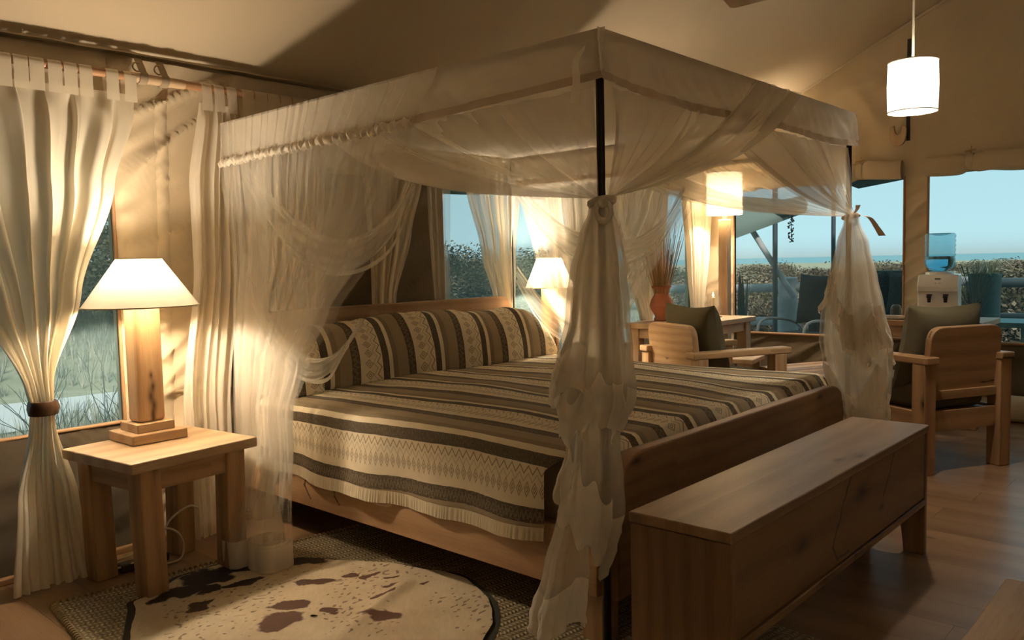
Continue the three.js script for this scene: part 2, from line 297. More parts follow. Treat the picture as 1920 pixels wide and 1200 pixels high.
{
  const pts = [[Z0 - 0.04, -0.05], [Z1 + 0.04, -0.05], [Z1 + 0.04, EAVE], [ZR, roofY(ZR)], [Z0 - 0.04, EAVE]];
  const g = wallShape(pts, RIGHTWIN.map(([a, b]) => rectHole(a, b, WY0, WY1)), 0.03); // x = z, y
  g.applyMatrix4(new THREE.Matrix4().makeBasis(V(0, 0, 1), V(0, 1, 0), V(1, 0, 0))); g.scale(1, 1, 1); g.translate(X1 + 0.02, 0, 0);
  const w = struct('wall_right', g, M.canvas, 'tan canvas gable wall with two large mesh windows');
  const P = (a, b, c, d, s, nu, nv, k = 1, top) => part('canvas_panel', sheet((u, v) => {
    const z = lerp(a, b, u), y1 = top ? top(z) : d, y = lerp(c, y1, v); return [X1 + 0.018 - crease(z * 1.2, y * 1.2, s, k) - 0.002, y, z];
  }, nu, nv, b - a, d - c), M.canvas, w);
  P(Z0, RIGHTWIN[0][0], 0, WY1, 31, 30, 110); P(RIGHTWIN[0][1], RIGHTWIN[1][0], 0, WY1, 33, 20, 140, 1); P(RIGHTWIN[1][1], Z1, 0, WY1, 35, 60, 50);
  RIGHTWIN.forEach(([a, b], i) => {
    part('canvas_panel', sheet((u, v) => { const z = lerp(a, b, u), y = lerp(0, WY0, v); return [X1 + 0.016 - crease(z * 1.2, y * 1.2, 37 + i, 1.3), y, z]; }, 70, 40, b - a, WY0), M.canvasShaded, w);  // same canvas, darkened for the shade below the windows by the table
    part('window_piping', merge([bar([X1, WY0, a], [X1, WY0, b], 0.012), bar([X1 + 0.005, WY0, a], [X1 + 0.005, WY1, a], 0.009), bar([X1 + 0.005, WY0, b], [X1 + 0.005, WY1, b], 0.009)]), M.zip, w);
  });
  part('canvas_panel', sheet((u, v) => { const z = lerp(Z0, Z1, u), y = lerp(WY1, roofY(z), v), q = 1 - v; const fan = 0.012 * Math.sin((z - 1.05) * 26 / (0.35 + q)) * q * Math.exp(-(((z - 1.2) / 0.6) ** 2)); return [X1 + 0.014 - crease(z * 0.8, y * 0.7, 41, 0.8) - fan, y, z]; }, 160, 60, 6, 1.5), M.canvas, w);
}
struct('wall_left', new THREE.BoxGeometry(0.04, 3.7, Z1 - Z0 + 0.1).translate(X0 - 0.02, 1.8, (Z0 + Z1) / 2), M.canvas);
struct('wall_front', new THREE.BoxGeometry(X1 - X0 + 0.1, EAVE + 0.1, 0.04).translate((X0 + X1) / 2, EAVE / 2, Z1 + 0.02), M.canvas);
{
  const c = struct('ceiling', null, null, 'sloping tan canvas tent roof');
  for (const s of [0, 1]) {
    const fy = (u, v) => { const x = lerp(X0 - 0.1, X1 + 0.1, u), z = s ? lerp(Z1 + 0.1, ZR, v) : lerp(Z0 - 0.1, ZR, v); const sag = 0.03 * Math.sin(v * 3.14) * (0.6 + fbm(x * 0.8, z * 0.8, 51, 2)) + 0.012 * Math.max(0, 1 - Math.abs(N3(x * 1.1 + z * 1.3, (z - x) * 0.25, 52)) * 2.5) ** 3; return [x, roofY(z) + 0.03 - sag * 0.9, z]; };
    const g = sheet(fy, 150, 60, 8, 3.5);
    const g2 = g.clone().translate(0, 0.035, 0);
    part('canvas_panel', merge([g, g2]), M.roof, c);
  }
  // piped seam where the roof meets the gable, and the gathered eave flap
  part('roof_seam', bar([X1 - 0.01, roofY(Z0) + 0.005, Z0], [X1 - 0.01, roofY(ZR) + 0.005, ZR], 0.014), M.roof, c);
  part('eave_flap', sheet((u, v) => { const x = lerp(X0, X1, u), sc = 0.004 * Math.abs(Math.sin(x * 9 + 2 * N3(x * 2))); return [x, EAVE + 0.026 - v * (0.012 + sc) - 0.004 * N3(x * 6, v), Z0 + 0.035 + 0.02 * v + 0.006 * N3(x * 4, 3)]; }, 240, 4, 8, 0.05), M.canvas, c);
}
// insect-screen panes of the windows
M.screen = phy({ color: rgb(0.20, 0.34, 0.36), roughness: 1, transmission: 0.6, thickness: 0, transparent: true, opacity: 0.28, side: DS });
HEADWIN.forEach(([a, b], i) => struct('window_' + (i + 1), new THREE.BoxGeometry(b - a, WY1 - WY0, 0.002).translate((a + b) / 2, (WY0 + WY1) / 2, Z0 - 0.015), M.screen, 'fine mesh window screen in the head wall'));
M.screen2 = phy({ color: rgb(0.06, 0.10, 0.10), roughness: 1, transmission: 0.6, thickness: 0, transparent: true, opacity: 0.15, side: DS });
RIGHTWIN.forEach(([a, b], i) => struct('window_' + (i + 4), new THREE.BoxGeometry(0.002, WY1 - WY0, b - a).translate(X1 + 0.035, (WY0 + WY1) / 2, (a + b) / 2), M.screen2, 'fine mesh window screen in the gable wall'));
// ---------------------------------------------------------------- bed
const BW = 2.03, BZ0 = 0.12, BZ1 = 2.32, BH = 1.885;
function board(w, y0, y1, r, t) {
  const s = new THREE.Shape(); s.moveTo(0, y0); s.lineTo(w, y0); s.lineTo(w, y1 - r); s.quadraticCurveTo(w - r * 0.1, y1 - r * 0.1, w - r, y1); s.lineTo(r, y1); s.quadraticCurveTo(r * 0.1, y1 - r * 0.1, 0, y1 - r); s.lineTo(0, y0);
  return boxUV(extrude(s, t - 0.012, 0.006, [], 10), 'x');
}
{
  const bed = thing('four_poster_bed', 'large wooden four poster bed with a black metal canopy frame under white netting', 'bed');
  part('headboard', board(1.98, 0.18, 1.005, 0.12, 0.045).translate(0.025, 0, 0.112), M.woodB, bed);
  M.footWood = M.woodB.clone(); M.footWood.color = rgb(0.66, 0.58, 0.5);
  part('footboard', board(1.92, 0.15, 0.608, 0.15, 0.045).translate(0.05, 0, 2.29), M.footWood, bed);
  part('side_rail', boxUV(new RoundedBoxGeometry(0.036, 0.205, 2.13, 2, 0.005), 'z', [0.55, 0.24]).translate(0.013, 0.27, 1.22), M.rail, bed);
  part('side_rail', rbox(0.036, 0.205, 2.13, 0.005, 'z').translate(BW - 0.013, 0.27, 1.22), M.rail, bed);
  part('slat_base', rbox(1.96, 0.03, 2.1, 0.004, 'x').translate(BW / 2, 0.3, 1.22), M.woodB, bed);
  for (const x of [0.065, BW - 0.065]) for (const z of [0.2, 2.245]) part('leg', rbox(0.085, 0.29, 0.085, 0.006, 'y').translate(x, 0.145, z), M.woodB, bed);
  for (const x of [0, BW]) for (const z of [BZ0, BZ1]) part('post', merge([cyl(0.0125, 0.0125, BH - 0.004, x, 0, z, 16), cyl(0.016, 0.016, 0.04, x, 0, z, 16)]), M.blackMetal, bed);
  part('canopy_rail', bar([0, BH, BZ0], [0, BH, BZ1], 0.010), M.blackMetal, bed); part('canopy_rail', bar([BW, BH, BZ0], [BW, BH, BZ1], 0.010), M.blackMetal, bed);
  part('canopy_rail', bar([0, BH, BZ0], [BW, BH, BZ0], 0.010), M.blackMetal, bed); part('canopy_rail', bar([0, BH, BZ1], [BW, BH, BZ1], 0.010), M.blackMetal, bed);
  part('foot_post_block', rbox(0.05, 0.42, 0.05, 0.005, 'y').translate(1.995, 0.30, 2.295), M.woodB, bed);
}
{
  const m = thing('mattress', 'pale mattress under the striped bedspread, its side showing beside the corner bundle', 'mattress');
  part('body', boxUV(new RoundedBoxGeometry(1.95, 0.27, 2.06, 4, 0.05), 'z').translate(BW / 2, 0.452, 1.22), std({ color: rgb(0.32, 0.25, 0.16), roughness: 0.95 }), m);
}
const stripeUV = (s, z) => [(s - 0.165) / PERIOD + 0.05 * fbm(z * 1.1, s * 0.7, 61, 2) + 0.02 * Math.sin(z * 2.6 + s), z / PERIOD];
{
  const S0 = -0.268, S1 = 2.32;
  const pos = (s, t) => {
    const drape = s < 0.03 ? 0.03 - s : s > 2.0 ? s - 2.0 : 0, sg = s < 1 ? -1 : 1;
    const zEnd = drape > 0 ? lerp(2.255, 2.09, smooth(0, 0.12, drape)) : 2.255, z = lerp(0.36, zEnd, t);
    let x, y; const R = 0.055, top = 0.622 + 0.022 * (1 - ((s - 1.015) / 1.1) ** 4) * Math.sin(Math.PI * clamp(t * 0.9 + 0.08)) + 0.011 * fbm(s * 3, z * 2.4, 63, 3) + 0.007 * Math.sin(z * 4 + s * 6 + 2 * fbm(s, z, 3, 2)) * smooth(0, 0.4, s);
    if (drape === 0) { x = s; y = top; }
    else {
      const a = Math.min(drape / R, Math.PI / 2), rest = Math.max(0, drape - R * Math.PI / 2);
      const fold = rest * (0.05 + 0.07 * Math.sin(z * 7.5 + 1.5 * N3(z * 2)) + 0.04 * Math.sin(z * 17)), out = R * Math.sin(a) * 0.9 + fold;
      x = (sg < 0 ? 0.03 : 2.0) + sg * out; y = top - R * (1 - Math.cos(a)) - rest * 0.985;
    }
    // the foot end tucks down inside the footboard
    const f = smooth(0.955, 1, t); if (drape < 0.05) y -= 0.085 * f * f; else y -= 0.0;
    return [x, y, z];
  };
  const sp = thing('bedspread', 'striped brown and cream woven bedspread with zigzag bands draped over the bed side', 'bedspread');
  part('cover', sheet((u, v) => pos(lerp(S0, S1, u), v), 190, 110, 1, 1, (u, v, q) => stripeUV(lerp(S0, S1, u), q[2])), M.stripe, sp);
  part('fringe', sheet((u, v) => { const q = pos(lerp(S0, S0 - 0.045, v), u); q[0] += -0.0009 * Math.sin(u * 620 + 9 * N3(u * 30)) * Math.min(1, v * 2) - 0.0025 - 0.002 * v; q[1] += 0.003 * N3(u * 25, 3) * v; return q; }, 900, 4), M.fringe, sp, 'cream ribbed fringe along the hem');
}
{
  // a row of pillows under one striped cover
  const b = thing('bolster', 'long rounded striped pillow roll lying against the wooden headboard', 'bolster');
  const xa = 0.0, xb = 2.09;
  part('cover', sheet((u, v) => {
    const x = lerp(xa, xb, u), e = Math.min(1, Math.min(u, 1 - u) / 0.2), k = Math.sqrt(Math.max(0, 1 - (1 - e) ** 2.2));
    const lump = 1 + 0.05 * Math.cos((u - 0.5) * 4 * Math.PI) + 0.09 * fbm(x * 2.6, v * 3, 71, 3);
    const th = lerp(-0.35, Math.PI + 0.1, v), c = Math.cos(th), s = Math.sin(th);
    const flat = smooth(0, 0.08, v);
    let z = 0.315 + 0.165 * Math.sign(c) * Math.abs(c) ** 0.85 * lump * lerp(0.75, 1, k), y = 0.635 + Math.max(0, 0.315 * Math.sign(s) * Math.abs(s) ** 0.9) * lump * k;
    y -= 0.02 * (1 - flat); if (x < 0.25) z += 0.10 * (1 - e) * (c > 0 ? 1 : 0.2);
    y += 0.004 * Math.sin(x * 40 + 6 * fbm(x * 4, v * 3, 3, 2)) * (1 - Math.abs(v - 0.2));
    return [x, y, Math.max(z, 0.165)];
  }, 150, 46, 1, 1, (u, v, q) => [(lerp(xa, xb, u) - 0.135) / PERIOD + 0.02 * Math.sin(v * 4 + u * 15) , v * 0.62 / PERIOD]), M.stripe, b);
}
// ---------------------------------------------------------------- mosquito net
const pleat = (u, n, s, sharp = 0.5) => {
  const t = n * u + 0.9 * N3(u * n * 0.23, s, 1.3) + 0.25 * N3(u * n * 0.9, s, 7.7), a = Math.sin(6.2832 * t), b = Math.sin(6.2832 * (t * 0.43 + s)), c = Math.sin(6.2832 * (t * 2.1 + 2 * s));
  return (lerp(a, Math.sign(a) * Math.sqrt(Math.abs(a)), sharp) * 0.62 + 0.42 * b + 0.16 * c) * (0.75 + 0.7 * N3(u * n * 0.6, s + 4));
};
{
  const net = thing('mosquito_net', 'white mosquito net over the bed with tied corner bundles and a cotton valance', 'mosquito net');
  // canopy roof
  part('rail_sleeve', merge([[[0, BZ0], [0, BZ1]], [[BW, BZ0], [BW, BZ1]], [[0, BZ0], [BW, BZ0]], [[0, BZ1], [BW, BZ1]]].map(([a, b]) => bar([a[0], BH, a[1]], [b[0], BH, b[1]], 0.0145, 12))), M.cotton, net);
  part('canopy_top', sheet((u, v) => [lerp(-0.017, BW + 0.017, u), BH + 0.016 - 0.035 * Math.sin(u * 3.14) * Math.sin(v * 3.14), lerp(BZ0 - 0.017, BZ1 + 0.017, v)], 30, 30, 2, 2), M.cotton, net);
  // cotton valance, one length per side, with a doubled hem
  const val = (A, B, n, drop, s, droop) => {
    const fn = (o0, o1) => (u, v) => {
      const d = drop(u) , y = BH + 0.016 - lerp(o0, o1, v) * d - droop * Math.sin(u * 3.14) * lerp(o0, o1, v), w = lerp(o0, o1, v);
      const dg = u * 26 - w * 1.6 + 2.5 * fbm(u * 6, w, s, 2), bow = 0.022 * fbm(u * 7, w * 2, s, 3) * w + 0.010 * Math.max(0, 1 - Math.abs(N3(dg, w * 0.7, s)) * 2.4) ** 2 * Math.sin(Math.min(1, w * 1.1) * 2.2);
      const out = 0.017 + 0.010 * w + (o0 > 0.5 ? 0.002 : 0);
      return [lerp(A[0], B[0], u) + n[0] * (out + bow), y, lerp(A[1], B[1], u) + n[1] * (out + bow)];
    };
    part('valance', sheet(fn(0, 0.86), 120, 14, 2, 0.16), M.valance, net);
    part('valance_hem', sheet(fn(0.84, 1), 120, 4, 2, 0.03), M.valanceHem, net);
  };
  M.valance = phy({ color: rgb(0.86, 0.78, 0.65), roughness: 0.95, transmission: 0.5, thickness: 0, transparent: true, opacity: 0.9, side: DS });
  M.valanceHem = phy({ color: rgb(0.62, 0.50, 0.37), roughness: 0.95, transmission: 0.35, thickness: 0, side: DS });  // hem colour darkened to show the doubled cloth as seen against the light
  val([0, BZ0], [0, BZ1 + 0.034], [-1, 0], (u) => lerp(0.185, 0.15, u), 81, 0.012);
  val([-0.034, BZ1], [BW + 0.034, BZ1], [0, 1], (u) => 0.152 + 0.012 * Math.sin(u * 9), 82, 0.03);
  val([BW, BZ0], [BW, BZ1], [1, 0], (u) => 0.17, 83, 0.02);
  val([0, BZ0], [BW, BZ0], [0, -1], (u) => 0.17, 84, 0.01);
  // side panels drawn back to the head of the bed and pooling beside it
  for (const sd of [0, 1]) {
    const mx = (x) => sd ? BW - x : x, s = 90 + sd * 7;
    const Lz = [[0, 0.72], [0.55, 0.50], [1.23, 0.27], [1.9, 0.115]], Lx = [[0, -0.33], [0.55, -0.20], [1.23, -0.07], [1.72, -0.045], [1.9, -0.034]];
    const Rz = [[0, 0.95], [0.62, 0.86], [0.82, 0.90], [1.03, 1.04], [1.28, 1.26], [1.53, 1.42], [1.73, 1.53], [1.9, 1.65]], Rx = [[0, -0.22], [0.62, -0.16], [0.82, -0.12], [1.03, -0.09], [1.28, -0.06], [1.73, -0.045], [1.9, -0.034]];
    const pt = (u, y, k, ph) => {
      const wz = look(Rz, y) - look(Lz, y), am = 0.010 + 0.030 * smooth(1.75, 0.9, y) - (y > 1.72 ? 0.008 : 0);
      const p = pleat(u, k, s + ph + y * 0.25, 0.35), q = Math.cos(6.2832 * k * u + 3 * N3(u * 4, y * 0.6, s));
      // towards the floor the cloth hangs as two rounded folds
      const b = smooth(0.50, 0.12, y), A = u < 0.4, w2 = A ? u / 0.4 : (u - 0.4) / 0.6, th = A ? lerp(2.6, -2.4, w2) : lerp(2.9, -2.6, w2), rad = (A ? 0.055 : 0.085) * (1 + 0.14 * pleat(w2, 3, s + ph + y * 0.4, 0.2)) * (ph ? 0.6 : 1);
      const lx = (A ? -0.365 : -0.285) - rad * 1.1 * Math.cos(th) * 0.9, lz = (A ? 0.735 : 0.855) - rad * Math.sin(th);
      return [lerp(mx(lerp(look(Lx, y), look(Rx, y), u)) + am * p - 0.02 * Math.sin(3.14 * u) * (y < 1.7 ? 1 : 0), mx(lx), b), y, lerp(lerp(look(Lz, y), look(Rz, y), u) + wz * (0.026 + 0.03 * N3(u * 13, s, y * 0.4)) * q, lz, b)];
    };
    part('side_panel', sheet((u, v) => pt(u, lerp(1.903, 0.115, v), 25, 0), 620, 70, 2, 2), M.netPanel, net);
    part('side_panel', sheet((u, v) => { const q = pt(lerp(0.0, 0.86, u), lerp(1.72, 0.10, v), 12, 5); q[0] += mx(0) ? -0.03 : 0.03; return q; }, 360, 60, 2, 2), M.netPanel, net);
    part('panel_hem', sheet((u, v) => pt(u, lerp(0.128, 0.006, v), 14, 0), 200, 8, 1, 0.1), M.cottonHem || (M.cottonHem = phy({ color: rgb(0.85, 0.78, 0.66), roughness: 0.95, transmission: 0.3, thickness: 0, transparent: true, opacity: 0.88, side: DS })), net);
    part('gathered_tape', sheet((u, v) => { const z = lerp(0.13, 1.53, u), y = 1.695 + 0.035 * (1 - v) + 0.016 * u + 0.006 * Math.sin(u * 190 + 5 * N3(u * 20)); return [mx(-0.052 - 0.010 * Math.sin(v * 3.14) - 0.007 * Math.sin(u * 260 + 7 * N3(u * 30))), y, z]; }, 420, 5, 1.4, 0.04), M.cotton, net);
    // the inner net of the same side hangs in a loop: its hems show as curved bands
    const arcs = [[[0.16, 1.78], [0.42, 1.56], [0.75, 1.38], [1.05, 1.33], [1.30, 1.44], [1.45, 1.62]], [[0.16, 1.70], [0.40, 1.44], [0.70, 1.24], [1.0, 1.20], [1.25, 1.30], [1.42, 1.50]], [[0.2, 1.2], [0.42, 0.98], [0.7, 0.82], [0.9, 0.86], [1.1, 1.0]], [[0.2, 1.08], [0.40, 0.84], [0.62, 0.72], [0.82, 0.75], [0.98, 0.9]]];
    const cs = arcs.map((a) => new THREE.CatmullRomCurve3(a.map(([z, y]) => V(mx(0.045), y, z))));
    for (const [i, c] of cs.entries()) part('loop_hem', sheet((u, v) => { const p = c.getPoint(u); return [p.x + (i % 2 ? 0.012 : -0.006) + 0.012 * Math.sin(u * 9 + i), p.y - 0.018 * v + 0.004 * Math.sin(u * 14), p.z]; }, 60, 2, 1.6, 0.02), M.netDense, net);
    for (const [i, j] of [[0, 1], [2, 3]]) part('inner_panel', sheet((u, v) => { const a = cs[i].getPoint(u), b = cs[j].getPoint(u); return [lerp(a.x, b.x, v) + 0.012 * Math.sin(v * 20 + u * 4), lerp(a.y, b.y, v), lerp(a.z, b.z, v)]; }, 60, 14, 1.6, 0.3), M.net, net);
    // swag from the valance to the tie on the foot post
    const T = [mx(-0.02), 1.405, 2.325];
    const sw = (k, u0, u1, off, n, ph, pw) => sheet((uu, v) => {
      const u = lerp(u0, u1, uu), t = Math.pow(v, pw), z = lerp(0.98, 2.30, u), sag = lerp(0.085, 0.0, Math.sqrt(u)) * Math.sin(3.14 * Math.pow(t, 0.8));
      const q = [lerp(mx(-0.004), T[0], t), lerp(1.735, T[1], t) - sag, lerp(z, T[2], t)];
      const am = (0.028 * Math.sin(3.14 * Math.min(1, t * 1.15 + 0.06)) + 0.004) * (1 - t * 0.5);
      const p = pleat(u, n, s + ph + t * 0.15, 0.3) * am;
      q[0] += (sd ? 1 : -1) * (p + off * Math.sin(3.14 * t)) ; q[1] += p * 0.25; return q;
    }, k, 30, 1.3, 1);
    part('swag', sw(240, 0, 1, 0.0, 10, 0, 1), M.netDense, net);
    part('swag', sw(150, 0, 0.7, 0.03, 5, 3, 1), M.net, net);
    part('swag', sw(70, 0, 0.22, 0.045, 3, 6, 1), M.netDense, net);
  }
  // the two sheets of the foot side cross in the middle; the left one is thrown over the rail
  {
    const T1 = [0.0, 1.405, 2.345], T3 = [BW, 1.41, 2.345];
    const top = (u) => u < 0.62 ? [lerp(0.03, 0.78, u / 0.62), 1.735, 2.335] : [lerp(0.78, 1.36, (u - 0.62) / 0.38), lerp(1.75, 1.893, smooth(0, 0.35, (u - 0.62) / 0.38)), 2.355];
    const sw = (u0, u1, n, ph, off, k) => sheet((uu, v) => {
      const u = lerp(u0, u1, uu), A = top(u), sag = 0.085 * Math.pow(u, 1.6) * Math.sin(3.14 * Math.pow(v, 0.8));
      const am = 0.028 * Math.sin(3.14 * Math.min(1, v * 1.1 + 0.08)) * (1 - 0.5 * v) + 0.004, p = pleat(u, n, 130 + ph + v * 0.2, 0.3) * am;
      return [lerp(A[0], T1[0], v), lerp(A[1], T1[1], v) - sag + p * 0.25, lerp(A[2], T1[2], v) + p + off * Math.sin(3.14 * v)];
    }, k, 34, 1.4, 1);
    part('swag', sw(0, 1, 11, 0, 0.008, 260), M.netDense, net);
    part('swag', sw(0.4, 1, 5, 4, 0.03, 120), M.net, net);
    part('swag', sw(0.86, 1, 4, 8, 0.045, 60), M.netDense, net);
    part('over_rail_hem', sheet((u, v) => { const a = [0.80, 1.72, 2.375], b = [0.90, 1.80, 2.372], c = [0.96, 1.897, 2.335]; const t = u; const q = [0, 1, 2].map((i) => lerp(lerp(a[i], b[i], t), lerp(b[i], c[i], t), t)); q[0] += 0.02 * v; return q; }, 20, 3, 0.2, 0.02), M.netDense, net);
    const sr = (u0, u1, n, ph, off, k, m) => part('swag', sheet((uu, v) => {
      const u = lerp(u0, u1, uu), ax = lerp(2.0, 0.86, u), ay = u < 0.8 ? 1.73 : lerp(1.73, 1.64, (u - 0.8) / 0.2), sag = 0.05 * u * Math.sin(3.14 * v);
      const am = 0.024 * Math.sin(3.14 * Math.min(1, v * 1.1 + 0.08)) * (1 - 0.5 * v) + 0.003, p = pleat(u, n, 150 + ph + v * 0.2, 0.3) * am;
      return [lerp(ax, T3[0], v), lerp(ay, T3[1], v) - sag + p * 0.2, lerp(2.322, T3[2], v) + p + off * Math.sin(3.14 * v)];
    }, k, 30, 1.3, 1), m, net);
    sr(0, 1, 9, 0, -0.012, 220, M.netDense); sr(0.55, 1, 4, 5, 0.004, 100, M.netDense);
  }
  // hanging bundles
  const F = V(-0.81, 0, 0.585), R = V(0.67, 0, 0.74);
  const wrap = (P, prof, shift, y0, hem, th0, th1, k, n, s, amp, hemH, m1 = M.netDense, nv = 60, nu = 150) => {
    const cut = (yb) => 1 - hemH / (y0 - yb);
    const f = (v0, v1) => (u, v) => {
      const th = lerp(th0, th1, u), yb = hem(th), w = lerp(v0(yb), v1(yb), v), y = lerp(y0, yb, w);
      const grow = smooth(0, 0.25, w), pl = pleat(u, n, s + y * 0.5, 0.3) * amp * grow + 0.10 * fbm(th * 1.2, y * 6, s, 2) * grow + (w > cut(yb) ? 0.22 * fbm(th * 3.2, y * 26, s + 2, 2) * smooth(0, 0.4, (w - cut(yb)) / (1 - cut(yb) + 1e-6)) : 0);
      const r = look(prof, y) * k * (1 + pl), sh = look(shift, y);
      const c = [P[0] - R.x * sh + F.x * 0.02, P[1] - R.z * sh + F.z * 0.02];
      return [c[0] + r * (Math.cos(th) * F.x * 0.85 + Math.sin(th) * R.x), y, c[1] + r * (Math.cos(th) * F.z * 0.85 + Math.sin(th) * R.z)];
    };
    part('bundle', sheet(f(() => 0, cut), nu, nv, 0.8, 1.2), m1, net);
    part('bundle_hem', sheet(f((y) => cut(y) - 0.002, () => 1), nu, 10, 0.8, 0.1), M.cottonHem, net);
  };
  const P1 = [0, BZ1], prof1 = [[0, 0.078], [0.12, 0.082], [0.3, 0.062], [0.5, 0.066], [0.64, 0.074], [0.8, 0.098], [0.95, 0.085], [1.05, 0.072], [1.2, 0.060], [1.3, 0.045], [1.37, 0.030], [1.41, 0.026]];
  const sh1 = [[0, 0.165], [0.12, 0.155], [0.3, 0.125], [0.5, 0.085], [0.65, 0.06], [0.85, 0.028], [1.1, 0.012], [1.4, 0.0]];
  const M1 = M.netMid = M.netDense.clone(); M1.opacity = 0.36;
  // innermost: a long tail to the floor; then two shorter tiers and a small flap on the left
  wrap(P1, [[0, 0.085], [0.14, 0.092], [0.26, 0.075], [0.4, 0.058], [0.8, 0.06], [1.1, 0.05], [1.3, 0.04], [1.41, 0.026]], sh1, 1.40, (t) => 0.10 + 0.03 * Math.sin(t * 2), -2.7, 2.0, 0.92, 5, 201, 0.24, 0.135, M.netDense, 90);
  wrap(P1, [[0.2, 0.06], [0.34, 0.086], [0.45, 0.098], [0.56, 0.088], [0.66, 0.07], [0.9, 0.055], [1.41, 0.02]], sh1.map(([y, q]) => [y, q * 0.62]), 1.2, (t) => clamp(0.40 - 0.085 * (t + 0.3), 0.25, 0.5) + 0.02 * Math.sin(t * 9), -1.9, 1.9, 1.02, 5, 209, 0.26, 0.19, M1, 70);
  wrap(P1, prof1, sh1, 1.40, (t) => 0.715 + 0.035 * Math.sin(t * 3.1 + 1) + 0.015 * Math.sin(t * 11), -2.9, 2.9, 1.0, 6, 203, 0.22, 0.13, M1);
  wrap(P1, prof1, sh1, 1.40, (t) => 0.80 + 0.06 * (t + 1.2) + 0.02 * Math.sin(t * 7), -2.3, -0.3, 1.26, 3, 205, 0.2, 0.13, M1);
  wrap(P1, prof1, sh1, 1.40, (t) => 0.76 - 0.03 * t + 0.015 * Math.sin(t * 8), 0.5, 2.3, 1.2, 3, 207, 0.2, 0.13, M1);
  wrap(P1, prof1, sh1, 1.40, (t) => 0.99 + 0.06 * Math.sin(t * 6), -2.1, -0.9, 1.12, 2, 213, 0.2, 0.06, M1);
  const P3 = [BW - 0.01, BZ1 + 0.01], prof3 = [[0, 0.10], [0.3, 0.105], [0.5, 0.12], [0.68, 0.15], [0.8, 0.155], [0.95, 0.135], [1.1, 0.105], [1.28, 0.068], [1.38, 0.036], [1.42, 0.03]];
  const sh3 = [[0, -0.07], [0.45, -0.06], [0.7, -0.03], [0.95, -0.005], [1.4, 0]];
  wrap(P3, prof3, sh3, 1.42, (t) => 0.36, -3.14, 3.14, 0.9, 7, 221, 0.16, 0.12, M.netDense, 70);
  wrap(P3, prof3, sh3, 1.42, (t) => 0.80 - 0.10 * t + 0.06 * Math.sin(t * 4), -1.75, 0.55, 1.06, 4, 223, 0.22, 0.17, M.net);
  wrap(P3, prof3, sh3, 1.42, (t) => 0.68 + 0.10 * Math.abs(Math.sin(t * 2.2)), -0.6, 1.9, 1.12, 4, 225, 0.2, 0.2, M.net);
  wrap(P3, prof3, sh3, 1.42, (t) => 0.42 + 0.08 * Math.sin(t * 3), -1.9, 1.9, 1.02, 5, 227, 0.18, 0.2, M.net);
  // ties: a knotted loop, tails and a loose ribbon under the valance
  part('tie', merge([new THREE.TorusGeometry(0.034, 0.012, 8, 24).rotateX(1.35).translate(-0.012, 1.395, BZ1 + 0.01), new THREE.TorusGeometry(0.022, 0.008, 8, 20).rotateY(-0.9).scale(1, 1.3, 1).translate(-0.04, 1.365, BZ1 + 0.035), new THREE.SphereGeometry(0.016, 12, 10).translate(-0.042, 1.39, BZ1 + 0.035)]), M.cotton, net);
  const ribbon = (pts, w) => { const c = new THREE.CatmullRomCurve3(pts.map((p) => V(...p))); return sheet((u, v) => { const p = c.getPoint(v), t = (u - 0.5) * w * (0.5 + 0.7 * v); return [p.x + t * R.x, p.y, p.z + t * R.z]; }, 3, 14, w, 0.2); };
  M.ribbon = std({ color: rgb(0.55, 0.40, 0.29), roughness: 0.9, side: DS });
  part('tie', merge([new THREE.TorusGeometry(0.034, 0.010, 8, 24).rotateX(1.4).translate(BW, 1.405, BZ1 + 0.01), ribbon([[BW + 0.02, 1.41, BZ1 + 0.03], [BW + 0.04, 1.40, BZ1 + 0.08], [BW + 0.065, 1.35, BZ1 + 0.11], [BW + 0.08, 1.31, BZ1 + 0.13]], 0.03), ribbon([[BW + 0.02, 1.41, BZ1 + 0.01], [BW + 0.025, 1.44, BZ1 + 0.03], [BW + 0.025, 1.46, BZ1 + 0.035]], 0.02)]), M.ribbon, net);
  part('loose_ribbon', ribbon([[-0.01, 1.87, BZ1 - 0.02], [-0.035, 1.82, BZ1 - 0.06], [-0.04, 1.75, BZ1 - 0.055], [-0.045, 1.69, BZ1 - 0.06]], 0.026), M.cotton, net);
}
